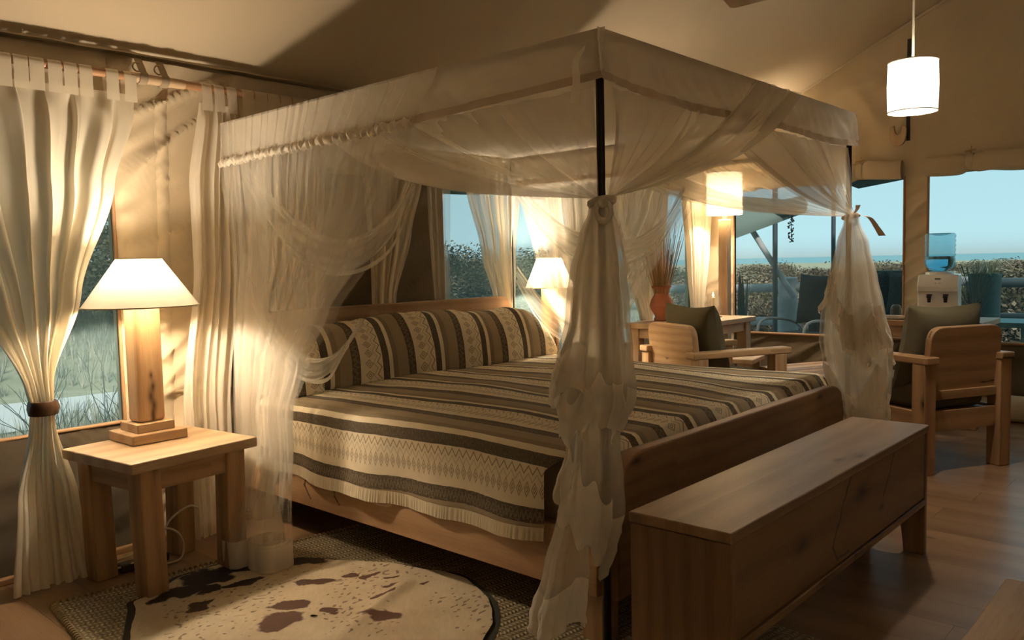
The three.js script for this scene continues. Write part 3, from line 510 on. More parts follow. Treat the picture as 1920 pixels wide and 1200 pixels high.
// ---------------------------------------------------------------- chest at the foot of the bed
{
  const c = thing('blanket_chest', 'long worn wooden chest with a cracked front standing at the foot of the bed', 'chest', [-0.1675, 0, 2.515]);
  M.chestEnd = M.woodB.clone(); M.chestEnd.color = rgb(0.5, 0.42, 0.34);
  const L = 1.696, D = 0.31, H = 0.53;
  part('lid', rbox(L, 0.030, D, 0.006, 'x').translate(L / 2, H - 0.015, D / 2), M.lid, c);
  for (const x of [0.017, L - 0.019]) {
    const s = new THREE.Shape(); s.moveTo(0.004, 0); s.lineTo(0.085, 0); s.quadraticCurveTo(0.10, 0.19, 0.13, 0.19); s.lineTo(D - 0.13, 0.19); s.quadraticCurveTo(D - 0.10, 0.19, D - 0.085, 0); s.lineTo(D - 0.004, 0); s.lineTo(D - 0.004, H - 0.031); s.lineTo(0.004, H - 0.031); s.lineTo(0.004, 0);
    const g = boxUV(extrude(s, 0.024, 0.003), 'y'); g.rotateY(-Math.PI / 2); g.translate(x + 0.014, 0, 0); part('end_panel', g, M.chestEnd, c);
  }
  part('front_panel', boxUV(new RoundedBoxGeometry(L - 0.064, 0.265, 0.02, 2, 0.003), 'x', [0.82, 0.215]).translate(L / 2, H - 0.03 - 0.1335, D - 0.017), M.chestFront, c);
  part('bottom_rail', rbox(L - 0.064, 0.024, 0.030, 0.004, 'x').translate(L / 2, 0.218, D - 0.016), M.chestFront, c);
  part('back_panel', rbox(L - 0.064, 0.28, 0.02, 0.003, 'x').translate(L / 2, 0.355, 0.014), M.chestFront, c);
  part('bottom_panel', rbox(L - 0.064, 0.016, D - 0.06, 0.003, 'x').translate(L / 2, 0.224, D / 2), M.chestFront, c);
}
// ---------------------------------------------------------------- curtains and rods
const RODY = 2.062, RODZ = 0.135;
function rod(x0, x1, label, sleeve, straps = []) {
  const r = thing('curtain_rod', label, 'curtain rod');
  part('pole', boxUV(bar([x0, RODY, RODZ], [x1, RODY, RODZ], 0.0185, 14), 'x'), M.rodWood, r);
  if (sleeve) part('sleeve', boxUV(bar([sleeve[0], RODY, RODZ], [sleeve[1], RODY, RODZ], 0.0215, 14), 'x'), M.wood, r, 'pale wooden joining sleeve');
  for (const x of straps) {
    part('strap', sheet((u, v) => { const a = lerp(-2.2, 2.6, v), rad = 0.027; return [x + (u - 0.5) * 0.035 + 0.012 * v, RODY + rad * Math.sin(a) + (v > 0.75 ? (v - 0.75) * 0.34 : 0), RODZ + rad * Math.cos(a) - (v > 0.75 ? (v - 0.75) * 0.12 : 0)]; }, 3, 24, 0.03, 0.2), M.canvasStrap || (M.canvasStrap = std({ color: rgb(0.30, 0.23, 0.15), roughness: 0.9, side: DS })), r);
    part('ring', new THREE.TorusGeometry(0.02, 0.0035, 8, 20).translate(x, RODY + 0.055, RODZ - 0.03), M.brass, r);
  }
  return r;
}
rod(-1.95, 0.66, 'round wooden curtain rod with a pale sleeve in canvas straps above the lamp', [-0.435, -0.19], [-0.385, -0.29]);
rod(0.70, 4.72, 'long wooden curtain rod running behind the bed above the far windows', null, [1.5, 2.95, 3.9]);
// y1 top, yb bottom; tie [x, y, half width, z]; outline tables in y -> x
function curtain(label, o) {
  const { L, Rr, y1, yb, folds, s, mat, zt = RODZ, zb = RODZ + 0.06, amp = 0.03, tie, tabs = [], tabW = 0.05, nu = 240, group } = o;
  const c = thing('curtain', label, 'curtain', [0, 0, 0], 0, group);
  const f = (u, y) => {
    const x0 = look(L, y), x1 = look(Rr, y), w = x1 - x0;
    const near = tie ? Math.exp(-(((y - tie[0]) / 0.16) ** 2)) : 0, tied = tie && y < tie[0];
    const dep = amp * (1 - 0.25 * near) * (tied ? 0.85 : 1) * smooth(y1 + 0.005, y1 - 0.1, y) + 0.004;
    const p = pleat(u, folds, s + y * 0.12, 0.25), q = Math.cos(6.2832 * folds * u + 4 * N3(u * 3, y * 0.7, s));
    const round = Math.sqrt(Math.max(0, 1 - (2 * u - 1) ** 2)) * 0.045 * near;
    const k = clamp((y1 - y) / (y1 - yb));
    return [lerp(x0, x1, u) + 0.30 * q * w / folds * (0.4 + 0.6 * k), y, lerp(zt, zb, k) + dep * p + round + 0.02 * N3(u * 3, y * 1.4, s + 6) * k];
  };
  part('cloth', sheet((u, v) => f(u, lerp(y1, yb, v)), nu, 90, 1.2, 2), mat, c);
  for (const x of tabs) part('tab', sheet((u, v) => {
    const a = v * 2 - 1, R = 0.0215, px = x + (u - 0.5) * tabW * (1 + 0.06 * N3(x * 9, v * 3)); // front length, over the rod, back length
    if (v < 0.36) { const k = v / 0.36; return [px, lerp(y1 - 0.035, RODY, k), lerp(zt + 0.02, RODZ + R, k)]; }
    if (v > 0.64) { const k = (v - 0.64) / 0.36; return [px, lerp(RODY, y1 - 0.03, k), lerp(RODZ - R, zt - 0.008, k)]; }
    const t = (v - 0.36) / 0.28 * Math.PI; return [px, RODY + R * Math.sin(t), RODZ + R * Math.cos(t)];
  }, 4, 22, 0.05, 0.2), mat, c);
  return c;
}
reseed(31);
{
  const tabs = []; for (let i = 0; i < 17; i++) tabs.push(-1.42 + i * 0.0615 + rr(-0.006, 0.006));
  const c = curtain('cream tab top curtain drawn into a dark wooden ring at the left window', {
    L: [[0, -1.07], [0.35, -1.03], [0.62, -0.965], [0.70, -0.955], [0.78, -0.965], [1.13, -1.10], [1.6, -1.32], [1.98, -1.48]],
    Rr: [[0, -0.79], [0.35, -0.815], [0.62, -0.868], [0.70, -0.872], [0.78, -0.862], [1.13, -0.72], [1.58, -0.545], [1.90, -0.435], [1.98, -0.425]],
    y1: 1.985, yb: 0.012, folds: 8, s: 301, mat: M.curtain, zt: RODZ, zb: 0.36, amp: 0.044, tie: [0.70], tabs: tabs.slice(0, 14).concat([-0.515, -0.44]), tabW: 0.052, nu: 320,
  });
  part('tieback', lathe([[0.046, -0.028], [0.052, -0.026], [0.057, 0], [0.052, 0.026], [0.046, 0.028], [0.044, 0]], 28).scale(1, 1, 0.95).translate(-0.913, 0.70, 0.315), M.tie, c, 'dark polished wooden ring');
}
curtain('narrow white curtain hanging straight from three bunched tabs between lamp and bed post', {
  L: [[0, -0.34], [0.6, -0.32], [1.25, -0.215], [1.6, -0.20], [1.99, -0.125]], Rr: [[0, -0.13], [0.6, -0.11], [1.25, -0.02], [1.99, 0.055]],
  y1: 1.99, yb: 0.015, folds: 5, s: 311, mat: M.curtain2 || (M.curtain2 = phy({ color: rgb(0.88, 0.81, 0.68), roughness: 0.95, transmission: 0.4, thickness: 0, transparent: true, opacity: 0.76, side: DS })), zt: RODZ + 0.005, zb: 0.30, amp: 0.028, tabs: [-0.092, -0.03, 0.034], tabW: 0.05, nu: 120,
});
{
  const tabs = []; for (let i = 0; i < 7; i++) tabs.push(0.12 + i * 0.07);
  curtain('cream tab top curtain spread behind the netted bed head', { L: [[0.3, 0.2], [1.2, 0.17], [1.99, 0.09]], Rr: [[0.3, 0.50], [1.2, 0.53], [1.99, 0.57]], y1: 1.985, yb: 0.3, folds: 7, s: 321, mat: M.sheer, zb: RODZ - 0.02, amp: 0.026, tabs, tabW: 0.066, nu: 160 });
}
const more = (label, L, Rr, folds, s, mat, tie, extra = {}) => {
  const x0 = L[L.length - 1][1], x1 = Rr[Rr.length - 1][1], n = Math.max(3, Math.round((x1 - x0) / 0.12)), tabs = []; for (let i = 0; i < n; i++) tabs.push(lerp(x0 + 0.03, x1 - 0.03, i / (n - 1)));
  return curtain(label, { L, Rr, y1: 1.985, yb: 0.02, folds, s, mat, tie, tabs, zb: RODZ + 0.02, amp: 0.028, nu: 180, ...extra });
};
more('sheer cream curtain falling behind the middle of the wooden headboard', [[0, 0.92], [1.0, 0.86], [1.985, 0.80]], [[0, 0.95], [1.03, 1.02], [1.4, 1.14], [1.73, 1.24], [1.985, 1.34]], 7, 331, M.sheer, null, { zb: RODZ - 0.03, amp: 0.02 });
more('thin pale curtain strip over the canvas beside the second window', [[0, 1.36], [1.985, 1.27]], [[0, 1.44], [1.985, 1.46]], 3, 337, M.net, null, { zb: RODZ - 0.03, amp: 0.02, nu: 80 });
more('sheer cream curtain sweeping right across the window above the headboard', [[0, 1.86], [0.98, 1.86], [1.30, 1.74], [1.70, 1.60], [1.985, 1.48]], [[0, 2.06], [0.94, 2.05], [1.3, 2.06], [1.62, 2.10], [1.985, 2.18]], 8, 341, M.sheer, null, { zb: RODZ - 0.03, amp: 0.022 });
more('brightly lit sheer curtain hanging behind the far bedside lamp', [[0, 2.62], [0.95, 2.52], [1.3, 2.44], [1.65, 2.36], [1.985, 2.28]], [[0, 2.84], [1.65, 2.84], [1.985, 2.86]], 8, 351, M.sheer, null, { zb: RODZ });
more('cream curtain gathered in a dark tie left of the terracotta vase', [[0, 3.42], [0.60, 3.50], [0.69, 3.515], [0.78, 3.49], [1.2, 3.30], [1.78, 3.06], [1.985, 3.0]], [[0, 3.70], [0.6, 3.66], [0.69, 3.65], [0.78, 3.68], [1.29, 3.86], [1.69, 3.92], [1.985, 4.0]], 10, 361, M.curtain, [0.69], { amp: 0.03 });
{
  const c = scene.children[scene.children.length - 1];
  part('tieback', lathe([[0.068, -0.035], [0.078, -0.03], [0.082, 0], [0.078, 0.03], [0.068, 0.035]], 24).scale(1, 1, 0.7).translate(3.582, 0.69, RODZ + 0.035), M.ironDark, c, 'dark curtain ring');
}
more('cream curtain narrowing towards the floor in the corner behind the candle', [[0, 4.33], [0.75, 4.34], [1.2, 4.28], [1.7, 4.19], [1.985, 4.1]], [[0, 4.52], [0.75, 4.53], [1.3, 4.66], [1.72, 4.73], [1.985, 4.74]], 8, 371, M.curtain, [0.5], { amp: 0.026 });

// ---------------------------------------------------------------- lamps
function glow(parent, y, color, power, r = 0.022) {
  const b = new THREE.Mesh(new THREE.SphereGeometry(r, 16, 12), M.bulb); b.name = numbered('bulb'); b.position.y = y; parent.add(b);
  const l = new THREE.PointLight(color, power, 0, 2); l.position.y = y; l.castShadow = true; l.shadow.radius = 2; parent.add(l);
}
function tableLamp(label, pos, turn, o) {
  const { y0, y1, rb, rt, pw, power, plates } = o;
  const t = thing('table_lamp', label, 'lamp', pos, turn);
  part('base_plate', rbox(plates[0], 0.038, plates[0], 0.004, 'x').translate(0, 0.019, 0), M.wood, t);
  part('base_block', rbox(plates[1], 0.036, plates[1], 0.004, 'x').translate(0, 0.056, 0), M.wood, t);
  part('post', boxUV(new RoundedBoxGeometry(pw, y0 - 0.065, pw * 0.9, 4, pw * 0.15), 'y', [0.3, 0.2]).translate(0, 0.074 + (y0 - 0.065) / 2, 0), M.lampWood, t);
  part('socket', merge([cyl(0.018, 0.018, 0.05, 0, y0 + 0.005, 0, 16), bar([0, y0 + 0.04, 0], [rt * 0.95, y1 - 0.01, 0], 0.002), bar([0, y0 + 0.04, 0], [-rt * 0.95, y1 - 0.01, 0], 0.002)]), M.brass, t);
  part('lamp_shade', lathe([[rb, y0], [lerp(rb, rt, 0.5), lerp(y0, y1, 0.5)], [rt, y1]], 64), M.shadeCloth, t);
  part('shade_rim', merge([new THREE.TorusGeometry(rb, 0.003, 6, 64).rotateX(Math.PI / 2).translate(0, y0, 0), new THREE.TorusGeometry(rt, 0.003, 6, 48).rotateX(Math.PI / 2).translate(0, y1, 0)]), M.shadeRim, t);
  glow(t, lerp(y0, y1, 0.66), WARM, power);
  return t;
}
tableLamp('lit wooden table lamp with a wide white shade on the near bedside table', [-0.565, 0.535, 0.43], 0.02, { y0: 0.542, y1: 0.735, rb: 0.222, rt: 0.086, pw: 0.112, power: LAMP.table, plates: [0.225, 0.155] });
tableLamp('lit table lamp seen through the netting on the far side of the bed', [2.25, 0.535, 0.26], 0.0, { y0: 0.512, y1: 0.712, rb: 0.165, rt: 0.082, pw: 0.095, power: LAMP.table2, plates: [0.2, 0.14] });
{
  const t = thing('floor_lamp', 'lit floor lamp with a white drum shade on a square wooden post in the corner', 'lamp', [4.46, 0, 0.40], 0.1);
  part('base_plate', rbox(0.3, 0.04, 0.3, 0.005, 'x').translate(0, 0.02, 0), M.wood, t);
  part('post', rbox(0.085, 1.51, 0.085, 0.008, 'y').translate(0, 0.795, 0), M.wood, t);
  part('socket', cyl(0.018, 0.018, 0.06, 0, 1.55, 0, 16), M.brass, t);
  part('lamp_shade', lathe([[0.152, 1.59], [0.150, 1.945]], 56), M.shadeCloth, t);
  part('shade_rim', merge([1.59, 1.945].map((y) => new THREE.TorusGeometry(0.151, 0.003, 6, 56).rotateX(Math.PI / 2).translate(0, y, 0))), M.shadeRim, t);
  glow(t, 1.74, WARM, LAMP.floor, 0.025);
}
{
  const t = thing('pendant_lamp', 'glowing white drum pendant lamp hanging from the tent roof on a thin rod', 'lamp', [2.385, 0, 2.5]);
  const yr = roofY(2.5);
  part('rod', bar([0, 2.17, 0], [0, yr, 0], 0.0055), M.shadeRim, t);
  part('ceiling_cup', cyl(0.05, 0.03, 0.04, 0, yr - 0.045, 0, 24), M.white, t);
  part('lamp_shade', lathe([[0.114, 1.922], [0.117, 2.045], [0.114, 2.165]], 56), M.pendantCloth, t);
  part('shade_rim', merge([1.922, 2.165].map((y) => new THREE.TorusGeometry(0.1145, 0.003, 6, 56).rotateX(Math.PI / 2).translate(0, y, 0)).concat([bar([-0.114, 2.155, 0], [0.114, 2.155, 0], 0.002), bar([0, 2.155, -0.114], [0, 2.155, 0.114], 0.002), bar([0, 2.09, 0], [0, 2.18, 0], 0.012)])), M.shadeRim, t);
  glow(t, 2.05, COOL, LAMP.pendant, 0.03);
}
{
  const t = thing('ceiling_fan', 'ceiling fan of which one pale wooden blade tip shows at the top edge', 'fan', [1.61, 0, 2.56], 0);
  const y = 2.405, yr = roofY(2.56);
  part('down_rod', bar([0, y + 0.06, 0], [0, yr, 0], 0.014), M.white, t);
  part('motor', lathe([[0, y - 0.03], [0.07, y - 0.03], [0.10, y - 0.01], [0.11, y + 0.04], [0.05, y + 0.09], [0, y + 0.09]], 32), M.white, t);
  for (let i = 0; i < 3; i++) {
    const g = extrude([[0.12, -0.03], [0.62, -0.062], [0.64, -0.05], [0.64, 0.05], [0.62, 0.062], [0.12, 0.03]], 0.004, 0.001); g.rotateX(Math.PI / 2 + 0.2); g.translate(0, y, 0); g.rotateY(1.651 + i * Math.PI * 2 / 3); part('blade', boxUV(g, 'x'), M.wood, t);
  }
}
{
  // added fill light, out of view behind the viewer, built as a pendant lamp
  const t = thing('pendant_lamp', 'added unseen drum pendant lamp behind the viewer giving fill light', 'lamp', [-1.5, 0, 5.2]);
  const yr = roofY(5.2);
  part('rod', bar([0, 2.2, 0], [0, yr, 0], 0.0055), M.shadeRim, t);
  part('lamp_shade', lathe([[0.20, 1.92], [0.20, 2.2]], 48), M.pendantCloth, t);
  part('shade_rim', merge([1.92, 2.2].map((y) => new THREE.TorusGeometry(0.2, 0.003, 6, 48).rotateX(Math.PI / 2).translate(0, y, 0)).concat([bar([-0.2, 2.19, 0], [0.2, 2.19, 0], 0.003)])), M.shadeRim, t);
  glow(t, 2.06, WARM, LAMP.rearFill, 0.04);
}
// ---------------------------------------------------------------- bedside tables
function bedside(label, pos, turn, w, d, h) {
  const t = thing('bedside_table', label, 'table', pos, turn);
  part('top', rbox(w, 0.04, d, 0.006, 'x').translate(0, h - 0.02, 0), M.wood, t);
  for (const sx of [-1, 1]) for (const sz of [-1, 1]) { const g = rbox(0.086, h - 0.04, 0.086, 0.006, 'y'); const p = g.attributes.position; for (let i = 0; i < p.count; i++) { const k = 1 - p.getY(i) / (h - 0.04) - 0.5; p.setX(i, p.getX(i) - sx * 0.0 + sx * 0.012 * -k); p.setZ(i, p.getZ(i)); } part('leg', g.translate(sx * (w / 2 - 0.085), (h - 0.04) / 2, sz * (d / 2 - 0.07)), M.woodB, t); }
  for (const s of [-1, 1]) { part('apron', rbox(w - 0.22, 0.085, 0.022, 0.003, 'x').translate(0, h - 0.083, s * (d / 2 - 0.05)), M.woodB, t); part('apron', rbox(0.022, 0.085, d - 0.2, 0.003, 'z').translate(s * (w / 2 - 0.065), h - 0.083, 0), M.woodB, t); }
  return t;
}
bedside('solid pale wooden bedside table under the lamp with the wide shade', [-0.568, 0, 0.555], 0.117, 0.54, 0.5, 0.533);
bedside('wooden bedside table beyond the bed under the second lamp', [2.36, 0, 0.38], 0, 0.5, 0.42, 0.533);
{
  const t = thing('power_cable', 'coiled white electric cable lying on the floor behind the near bedside table', 'cable');
  part('wire', merge([tube([[-0.74, 0.06, 0.42], [-0.66, 0.075, 0.44], [-0.58, 0.12, 0.45], [-0.53, 0.15, 0.45], [-0.475, 0.12, 0.455], [-0.455, 0.06, 0.46], [-0.475, 0.012, 0.47], [-0.53, 0.006, 0.47], [-0.60, 0.008, 0.45], [-0.64, 0.05, 0.44], [-0.58, 0.10, 0.43], [-0.52, 0.12, 0.43]], 0.0045, 80, 8), tube([[-0.78, 0.03, 0.41], [-0.66, 0.03, 0.42], [-0.55, 0.07, 0.42], [-0.49, 0.17, 0.42], [-0.40, 0.21, 0.42], [-0.36, 0.19, 0.41]], 0.0045, 60, 8)]), M.cable, t);
  part('socket_strip', rbox(0.2, 0.035, 0.05, 0.008, 'x').translate(-0.60, 0.018, 0.40), M.ironDark, t);
}
// ---------------------------------------------------------------- rugs
{
  const r = thing('jute_rug', 'braided straw coloured jute rug lying under the hide and the bed', 'rug', [-1.0, 0, 0.555], -0.125);
  part('weave', boxUV(new RoundedBoxGeometry(1.75, 0.011, 2.35, 2, 0.004), 'x', [0, 0]).translate(0.875, 0.0056, 1.175), M.jute, r);
  const N = 110, st = []; for (let i = 0; i < N; i++) { st.push(new THREE.TorusGeometry(0.009, 0.0042, 5, 10).rotateY(0.3).translate(0.0, 0.0095, 0.01 + i * 0.0213)); } for (let i = 0; i < 80; i++) st.push(new THREE.TorusGeometry(0.009, 0.0042, 5, 10).rotateY(Math.PI / 2 + 0.3).translate(0.01 + i * 0.0213, 0.0095, 0.0));
  part('edge_binding', merge(st), M.juteEdge || (M.juteEdge = std({ color: rgb(0.36, 0.27, 0.14), roughness: 0.95 })), r).userData.kind = 'stuff';
}
{
  const outline = [[-0.60, 0.70], [-0.43, 0.69], [-0.31, 0.70], [-0.20, 0.83], [-0.06, 1.06], [0.06, 1.32], [0.11, 1.50], [0.07, 1.69], [-0.03, 1.85], [-0.20, 1.98], [-0.42, 2.06], [-0.62, 2.18], [-0.82, 2.08], [-0.90, 1.86], [-0.95, 1.60], [-1.03, 1.42], [-1.00, 1.22], [-0.90, 1.0], [-0.83, 0.86], [-0.80, 0.79], [-0.70, 0.775]];
  const crv = new THREE.CatmullRomCurve3(outline.map(([x, z]) => V(x, 0, z)), true, 'centripetal');
  const cx = -0.45, cz = 1.4, edge = (a) => crv.getPointAt(((a % 1) + 1) % 1);
  const ridge = (x, z) => { const a = [-0.02, 1.42], b = [-0.55, 1.62], tx = b[0] - a[0], tz = b[1] - a[1], t = clamp(((x - a[0]) * tx + (z - a[1]) * tz) / (tx * tx + tz * tz)), d = Math.hypot(x - a[0] - tx * t, z - a[1] - tz * t); return 0.022 * Math.exp(-(((d + 0.012 * N3(x * 8, z * 8)) / 0.034) ** 2)) * (1 - 0.75 * t) * smooth(0, 0.25, t + 0.08); };
  const hy = (x, z, k) => 0.0165 + 0.004 * fbm(x * 5, z * 5, 401, 2) + ridge(x, z) + 0.010 * smooth(0.88, 1, k) * (0.4 + Math.max(0, N3(x * 5, z * 5, 9)));
  const T = tex(1024, 1024, (u, v) => {
    const x = -1.1 + u * 1.3, z = 0.6 + v * 1.65, wx = x + 0.07 * fbm(x * 11, z * 11, 411, 4), wz = z + 0.07 * fbm(x * 11, z * 11, 415, 4);
    let c = mix3([0.66, 0.55, 0.37], [0.50, 0.39, 0.25], 0.5 + fbm(x * 6, z * 6, 420, 3)); c = c.map((q) => q * (1 + 0.16 * fbm((x + z) * 60, (x - z) * 14, 3, 2)));
    let m = 0; const sp = (px, pz, rx, rz, a) => { const dx = wx - px, dz = wz - pz, X = (dx * Math.cos(a) + dz * Math.sin(a)) / rx, Z = (-dx * Math.sin(a) + dz * Math.cos(a)) / rz; m = Math.max(m, smooth(1.12, 0.88, Math.hypot(X, Z))); };
    sp(-0.52, 0.77, 0.10, 0.075, 0.3); sp(-0.36, 0.79, 0.14, 0.055, 0.5); sp(-0.25, 0.85, 0.09, 0.05, 0.7); sp(-0.64, 0.83, 0.09, 0.055, 0.2); sp(-0.56, 0.90, 0.05, 0.04, 0.4); sp(-0.73, 0.83, 0.05, 0.04, 0); sp(-0.16, 0.93, 0.08, 0.05, 0.9); sp(-0.45, 0.93, 0.07, 0.03, 0.3); sp(-0.66, 1.0, 0.04, 0.035, 0.2);
    sp(-0.27, 1.14, 0.085, 0.045, 0.9); sp(-0.45, 1.25, 0.07, 0.05, 0.8); sp(-0.55, 1.34, 0.07, 0.06, 0.2); sp(-0.15, 1.20, 0.04, 0.018, 0.6); sp(-0.10, 1.26, 0.04, 0.018, 0.5); sp(-0.17, 1.47, 0.035, 0.02, 0.6); sp(-0.12, 1.42, 0.04, 0.02, 0.6); sp(-0.20, 1.44, 0.03, 0.02, 0.4); sp(-0.38, 1.42, 0.035, 0.03, 0.4); sp(-0.30, 1.58, 0.075, 0.04, 1.0); sp(-0.01, 1.47, 0.02, 0.012, 0.5); sp(-0.7, 1.5, 0.09, 0.06, 0.5); sp(-0.75, 1.85, 0.1, 0.06, 0.2); sp(-0.05, 1.33, 0.02, 0.012, 0.5);
    const frec = smooth(0.40, 0.5, N3(x * 46, z * 60, 430) * (0.7 + 0.9 * Math.max(0, N3(x * 4, z * 4, 433) + 0.25)));
    const brown = mix3([0.016, 0.008, 0.005], [0.10, 0.04, 0.018], smooth(0.85, 1.25, z) + 0.3 * fbm(x * 20, z * 20, 3, 2));
    return mix3(mix3(c, [0.13, 0.075, 0.04], 0.75 * frec), brown, m);
  });
  M.hide = std({ map: T, roughness: 0.75, side: DS }); M.felt = std({ color: rgb(0.045, 0.042, 0.028), roughness: 1, side: DS });
  const h = thing('cowhide', 'cream cowhide with brown patches spread over the jute rug beside the bed', 'rug');
  part('hide', sheet((u, v) => { const e = edge(u), k = 0.02 + 0.98 * v, w = 1 + 0.012 * N3(u * 60, 3) * v, x = lerp(cx, e.x, k * w), z = lerp(cz, e.z, k * w); return [x, hy(x, z, k), z]; }, 320, 90, 1, 1, (u, v, q) => [(q[0] + 1.1) / 1.3, (q[2] - 0.6) / 1.65]), M.hide, h);
  part('felt_backing', sheet((u, v) => { const e = edge(u), k = 0.7 + 0.345 * v, x = lerp(cx, e.x, k), z = lerp(cz, e.z, k); return [x, (k > 1 ? 0.0125 + 0.008 * Math.max(0, N3(x * 5, z * 5, 9)) : 0.0122), z]; }, 240, 10), M.felt, h, 'dark felt backing edge');
}
// ---------------------------------------------------------------- armchairs
function cushion(w, h, t, n = 26, s = 0) {
  const f = (sg) => sheet((u, v) => { const x = u * 2 - 1, y = v * 2 - 1; const ex = 1 - 0.09 * (1 - y * y) , ey = 1 - 0.10 * (1 - x * x); const b = Math.pow(Math.max(0, (1 - x ** 4) * (1 - y ** 4)), 0.55); return [sg * x * w / 2 * ex, y * h / 2 * ey, sg * (t / 2 * b + 0.010 * fbm(x * 3, y * 3, s + sg, 2) * b)]; }, n, n, w, h);
  return merge([f(1), f(-1)]);
}
function armchair(label, pos, turn, wood, s) {
  const c = thing('armchair', label, 'armchair', pos, turn), W = 0.64, D = 0.70, AH = 0.655;
  for (const sx of [-1, 1]) {
    part('leg', rbox(0.085, AH - 0.04, 0.09, 0.007, 'y').translate(sx * (W / 2 - 0.0425), (AH - 0.04) / 2, -D / 2 + 0.05), wood, c);
    part('leg', rbox(0.085, AH - 0.04, 0.09, 0.007, 'y').translate(sx * (W / 2 - 0.0425), (AH - 0.04) / 2, D / 2 - 0.07), wood, c);
    part('armrest', rbox(0.095, 0.04, D + 0.02, 0.008, 'z').translate(sx * (W / 2 - 0.045), AH - 0.02, 0), wood, c);
    part('side_rail', rbox(0.03, 0.11, D - 0.2, 0.004, 'z').translate(sx * (W / 2 - 0.045), 0.29, 0), wood, c);
  }
  part('rear_rail', rbox(W - 0.17, 0.115, 0.03, 0.004, 'x').translate(0, 0.29, -D / 2 + 0.05), wood, c);
  part('front_rail', rbox(W - 0.17, 0.115, 0.03, 0.004, 'x').translate(0, 0.29, D / 2 - 0.06), wood, c);
  part('seat_board', rbox(W - 0.17, 0.02, D - 0.16, 0.004, 'x').translate(0, 0.325, 0), wood, c);
  const bw = W - 0.12, bs = new THREE.Shape(); const r = 0.085, y0 = 0.45, y1 = 0.815; bs.moveTo(-bw / 2, y0); bs.lineTo(bw / 2, y0 + 0.0); bs.lineTo(bw / 2, y1 - r); bs.quadraticCurveTo(bw / 2, y1, bw / 2 - r, y1); bs.lineTo(-bw / 2 + r, y1); bs.quadraticCurveTo(-bw / 2, y1, -bw / 2, y1 - r); bs.lineTo(-bw / 2, y0);
  const bg = boxUV(extrude(bs, 0.03, 0.005, [], 8), 'x'); bg.translate(0, -0.45, 0); bg.rotateX(-0.10); bg.translate(0, 0.45, -D / 2 + 0.055); part('backrest', bg, wood, c);
  part('back_crossbar', rbox(W - 0.17, 0.05, 0.03, 0.004, 'x').translate(0, 0.435, -D / 2 + 0.045), wood, c);
  const seat = new RoundedBoxGeometry(W - 0.19, 0.155, D - 0.12, 5, 0.05); part('seat_cushion', boxUV(seat, 'x').translate(0, 0.415, 0.03), M.oliveSeat, c, 'olive seat cushion');
  const back = cushion(0.54, 0.50, 0.20, 28, s); back.rotateX(-0.22); part('back_cushion', back.translate(0, 0.69, -D / 2 + 0.225), M.olive, c, 'olive back cushion');
  return c;
}
armchair('pale wooden armchair with an olive cushion behind the bed facing the coffee table', [2.755, 0, 1.205], Math.atan2(0.89, 0.45), M.chairWood, 1);
armchair('dark wooden armchair seen from behind beyond the end of the chest', [3.19, 0, 2.325], Math.atan2(0.48, -0.88), M.chairWoodDark, 5);
// slatted coffee tables
function slatTable(label, pos, turn, w, d, h, n, gap, along, mats) {
  const t = thing('coffee_table', label, 'table', pos, turn);
  for (let i = 0; i < n; i++) { const sw = d / n - gap; part('slat', rbox(w, 0.03, sw, 0.006, 'x').translate(0, h - 0.015, -d / 2 + (i + 0.5) * d / n), mats[i % mats.length], t); }
  for (const sx of [-1, 1]) { part('apron', rbox(0.03, 0.06, d - 0.04, 0.003, 'z').translate(sx * (w / 2 - 0.06), h - 0.062, 0), mats[0], t); for (const sz of [-1, 1]) part('leg', rbox(0.075, h - 0.03, 0.075, 0.005, 'y').translate(sx * (w / 2 - 0.06), (h - 0.03) / 2, sz * (d / 2 - 0.06)), mats[0], t); }
  return t;
}
slatTable('low wooden coffee table with uneven slats between the two armchairs', [3.83, 0, 1.52], Math.atan2(-0.45, 0.89), 0.6, 0.75, 0.405, 7, 0.006, 'x', [M.chairWoodDark, M.wood, M.lid, M.woodB]);
slatTable('corner of a wooden slatted low table at the bottom right', [-0.30, 0, 3.72], 0, 1.10, 0.76, 0.42, 7, 0.01, 'x', [M.wood, M.woodB]);
// ---------------------------------------------------------------- side table under the head window with vase and candle
function plainTable(label, pos, w, d, h, mat, apron = 0.075) {
  const t = thing('side_table', label, 'table', pos);
  part('top', rbox(w, 0.04, d, 0.006, w > d ? 'x' : 'z').translate(0, h - 0.02, 0), mat, t);
  for (const sx of [-1, 1]) for (const sz of [-1, 1]) part('leg', rbox(0.085, h - 0.04, 0.085, 0.006, 'y').translate(sx * (w / 2 - 0.075), (h - 0.04) / 2, sz * (d / 2 - 0.075)), mat, t);
  for (const s of [-1, 1]) { part('apron', rbox(w - 0.2, apron, 0.024, 0.003, 'x').translate(0, h - 0.04 - apron / 2, s * (d / 2 - 0.06)), mat, t); part('apron', rbox(0.024, apron, d - 0.2, 0.003, 'z').translate(s * (w / 2 - 0.06), h - 0.04 - apron / 2, 0), mat, t); }
  return t;
}
plainTable('wooden side table carrying the vase and the candle under the head window', [3.72, 0, 0.50], 1.1, 0.56, 0.74, M.wood);
{
  const s = thing('stool', 'small wooden stool tucked in front of the side table with the candle', 'stool', [3.62, 0, 0.95], 0.2);
  part('seat', rbox(0.36, 0.035, 0.30, 0.008, 'x').translate(0, 0.465, 0), M.wood, s);
  for (const sx of [-1, 1]) for (const sz of [-1, 1]) part('leg', rbox(0.055, 0.45, 0.055, 0.005, 'y').translate(sx * 0.13, 0.225, sz * 0.10), M.wood, s);
}
